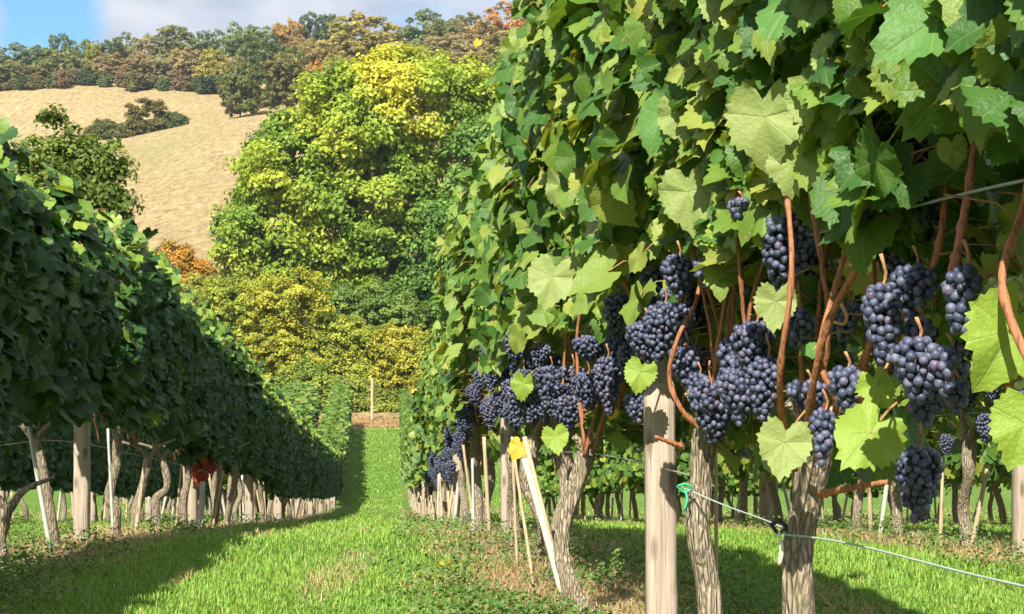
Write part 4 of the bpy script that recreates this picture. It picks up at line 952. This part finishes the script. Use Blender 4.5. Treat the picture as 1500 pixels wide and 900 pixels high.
for lab, a, b, r, m in [
 ('thin bamboo stake leaning left of the pale guard tube', (782, 845, 4.9), (752, 660, 5.0), .0065, M_stake), ('thin stake crossing in front of the second timber post', (758, 815, 5.4), (750, 640, 5.4), .006, M_stake),
 ('straight thin stake left of the second timber post', (717, 778, 7.3), (709, 640, 7.3), .011, M_stake), ('short white stake tip beside the thick curved trunk', (694, 715, 7.6), (692, 672, 7.6), .008, M_white),
 ('white plastic stake under the red leaves', (293, 792, 10.9), (297, 706, 10.9), .024, M_white), ('thin white stake leaning beside the knobbly trunk', (166, 700, 7.7), (158, 628, 7.7), .008, M_white),
 ('pale stake leaning on the trunk left of the tall pale post', (75, 745, 6.1), (42, 625, 6.1), .010, M_white), ('stake leaning on the slanting trunk', (197, 798, 8.6), (213, 672, 8.6), .013, M_stake),
 ('thin stake right of the bent crooked trunk', (256, 790, 10), (266, 680, 10), .009, M_stake), ('stake left of the thick straight trunk', (232, 775, 10.2), (243, 728, 10.2), .009, M_white),
 ('slim stake beside the red-leaved vine', (309, 788, 11.2), (327, 690, 11.2), .012, M_stake), ('stake leaning on the forked trunk', (330, 782, 12), (345, 720, 12), .011, M_stake),
 ('thin stake behind the crooked grey trunk', (1050, 780, 3.6), (1048, 600, 3.6), .005, M_stake)]:
    a = P(*a); a[2] = min(a[2], g(a[0], a[1])+.0); stake(lab, a, P(*b), r, m)
q = np.random.RandomState(31)
def row_stakes(k, d0, d1, step, label, group, dx=0):
    for d in np.arange(d0, d1, step):
        d = d+q.uniform(-.3, .3); x = rowx(d, k)+q.uniform(-.08, .08)+dx; z = g(x, d); h = q.uniform(.3, .62)
        stake(label, np.array([x, d, z-.03]), np.array([x+q.uniform(-.09, .09), d+q.uniform(-.1, .1), z+h]), q.uniform(.008, .016), M_white if q.rand() < .3 else M_stake, group)
row_stakes(-1, 13.2, 62, .75, 'thin stake among the trunks far down the dark row', 'stakes far down the dark row')
row_stakes(-2, 9, 26, .7, 'thin stake in the row behind the dark row', 'stakes of the row behind the dark row')
row_stakes(0, 9, 45, .8, 'thin stake among the trunks far down the sunlit row', 'stakes far down the sunlit row', -.04)
row_stakes(1, 5, 24, .6, 'thin stake in the row behind the sunlit row', 'stakes of the row behind the sunlit row')
row_stakes(2, 8, 24, .8, 'thin stake two rows behind the sunlit row', 'stakes two rows behind the sunlit row')

# ------------------------------------------------------------------ grass, weeds, straw
def strip_dist(x, y):
    l = np.mod(x-.551+ROWK*y+1.025, 2.05)-1.025; return np.abs(l)
def scatter_ground(rs, n, d0, d1, pw, umin=-150, umax=1650):
    t = rs.rand(n); y = (d0**(1-pw)+(d1**(1-pw)-d0**(1-pw))*t)**(1/(1-pw)); u = rs.uniform(umin, umax, n)
    return (u-750)/FPX*y, y
def blades(name, rs, x, y, h, w, m, flat=.35):
    n = len(x); z = G(x, y); az = rs.rand(n)*6.283; lean = rs.uniform(.05, 1, n)*flat*2
    dx, dy = np.cos(az), np.sin(az); px_, py_ = -dy, dx
    b = np.stack([x, y, z-.005], 1); side = np.stack([px_, py_, 0*x], 1)*w[:, None]/2
    m1 = b+np.stack([dx*lean*h*.3, dy*lean*h*.3, h*.6], 1); tp = b+np.stack([dx*lean*h, dy*lean*h, h*(1-.35*np.minimum(lean, 1))], 1)
    V = np.stack([b-side, b+side, m1+side*.8, m1-side*.8, tp], 1).reshape(-1, 3); o = np.arange(n)[:, None]*5
    return build(name, V, o+np.array([0, 1, 2, 3]), o+np.array([3, 2, 4]), [m])
rs = np.random.RandomState(9)
x, y = scatter_ground(rs, 250000, 3.0, 46, 1.75)
sd = strip_dist(x, y)+.16*wav(x, y, 2.2); worn = (np.abs(strip_dist(x, y)-.72+.08*wav(x, y, .9)) < .10) & (wav(x*1.2, y*.55, 1.9) > .28)
keep = rs.rand(len(x)) < np.clip((sd-.20)/.22, .10, 1)*np.where(worn, .45, 1); x, y = x[keep], y[keep]
sc = (y/5)**.55
tag(obj('grass', blades('grass', rs, x, y, rs.uniform(.014, .036, len(x))*(1+.25*wav(x, y, 1.1))*np.minimum(sc, 1.8), rs.uniform(.0022, .0042, len(x))*sc**1.5, M_grass, .5)), 'short sunlit grass covering the alleys between vine rows', 'grass', kind='stuff')
xf = rs.uniform(-8.5, .5, 60000); yf = rs.uniform(40, 69.5, 60000); kf = strip_dist(xf, yf) > .3; xf, yf = xf[kf], yf[kf]
tag(obj('grass', blades('grass', rs, xf, yf, rs.uniform(.03, .09, len(xf)), rs.uniform(.012, .03, len(xf)), M_grass, .6)), 'grass in the dip at the far end of the alley', 'grass', kind='stuff')
x, y = scatter_ground(rs, 90000, 3.0, 40, 1.8)
sd = strip_dist(x, y)+.14*wav(x, y, 2.2); worn = (np.abs(strip_dist(x, y)-.72+.08*wav(x, y, .9)) < .10) & (wav(x*1.2, y*.55, 1.9) > .28)
k2 = (rs.rand(len(x)) < np.maximum(np.clip((.52-sd)/.25, .0, 1), worn*.55)); x, y = x[k2], y[k2]
tag(obj('straw', blades('straw', rs, x, y, rs.uniform(.015, .05, len(x))*(y/5)**.4, rs.uniform(.002, .004, len(x))*(y/5)**.7, M_straw, 1.6)), 'dry straw and dead stems strewn under the vine rows', 'straw', kind='stuff')
x = np.r_[rs.uniform(-12, -2.5, 26000), ]; y = rs.uniform(69.5, 74, len(x))
tag(obj('dry_grass', blades('dry_grass', rs, x, y, rs.uniform(.04, .26, len(x))*(.7+.4*wav(x, y, 1.7)), rs.uniform(.015, .04, len(x)), M_straw, 1.0)), 'dry tan grass along the headland at the alley end', 'dry grass', kind='stuff')
# broad-leaved weeds along the strips
x, y = scatter_ground(rs, 17000, 3.2, 34, 1.7)
sd = strip_dist(x, y); cl = wav(x*1.0, y*1.0, 3.4)+.5*wav(x, y, 8.1)
k3 = (sd < .62) & (rs.rand(len(x)) < np.clip((.62-sd)/.3, 0, 1)) & (cl > .02); x, y = x[k3], y[k3]
n = len(x); per = 9; own = np.repeat(np.arange(n), per); N_ = len(own)
hh = rs.uniform(.015, .075, N_)*(1+.6*(cl[k3][own] > .45)); ang = rs.rand(N_)*6.283; rr = rs.uniform(.005, .045, N_)
pos = np.stack([x[own]+np.cos(ang)*rr, y[own]+np.sin(ang)*rr, G(x[own], y[own])+hh], 1)
nrm = np.stack([np.cos(ang)*.5, np.sin(ang)*.5, np.full(N_, 1.)], 1)+rs.randn(N_, 3)*.3; tip = np.stack([np.cos(ang), np.sin(ang), rs.uniform(-.4, .5, N_)], 1)
WT = [(np.array([[0, 0, 0], [.34, .4, .05], [.28, .8, .03], [0, 1.1, -.06], [-.28, .8, .03], [-.34, .4, .05]]), np.array([[0, 1, 2, 3], [0, 3, 4, 5]]), np.zeros((0, 3), int), np.zeros((6, 2)))]
V, Q, T, U, _ = scatter(WT, pos, frames(nrm, tip), rs.uniform(.008, .019, N_)*(y[own]/5)**.3, np.zeros(N_, int))
tag(obj('weeds', build('weeds', V, Q, None, [M_weed])), 'low broad-leaved weeds growing along the vine strips', 'weeds', kind='stuff')
# fallen leaves
for u, v, s, lab, m in ((652, 838, .04, 'large fallen yellow leaf beside the grass alley', M_yellow), (598, 872, .02, 'small fallen brown-orange leaf in the alley grass', M_red)):
    d = 4.0
    for _ in range(30): 
        zt = g(px(u, d), d); d = (CZ-zt)*FPX/(v-450)
    tv, tq, tt, tu = LEAF[0][2]; mb = MB(); mb.add(tv*s, tq, tt, 0, tu)
    o = obj('fallen_leaf', mb.mesh('fallen_leaf', [m]), None, (px(u, d), d, zt+.035)); o.rotation_euler = (.25, .2, 1.2); tag(o, lab, 'fallen leaf')

# ------------------------------------------------------------------ air
me = bpy.data.meshes.new('haze'); bm = bmesh.new(); bmesh.ops.create_cube(bm, size=1.0); bm.to_mesh(me); bm.free()
hm = bpy.data.materials.new('haze'); hm.use_nodes = True; hm.node_tree.nodes.clear()
ho = hm.node_tree.nodes.new('ShaderNodeOutputMaterial'); hv = hm.node_tree.nodes.new('ShaderNodeVolumePrincipled')
hv.inputs['Color'].default_value = (.80, .88, 1, 1); hv.inputs['Density'].default_value = .00025; hv.inputs['Anisotropy'].default_value = .3
hm.node_tree.links.new(hv.outputs[0], ho.inputs['Volume']); me.materials.append(hm)
o = obj('haze', me); o.scale = (5200, 3240, 330); o.location = (0, 1560, -65)
tag(o, 'thin pale autumn haze over the vineyard and hill', 'haze', kind='stuff')
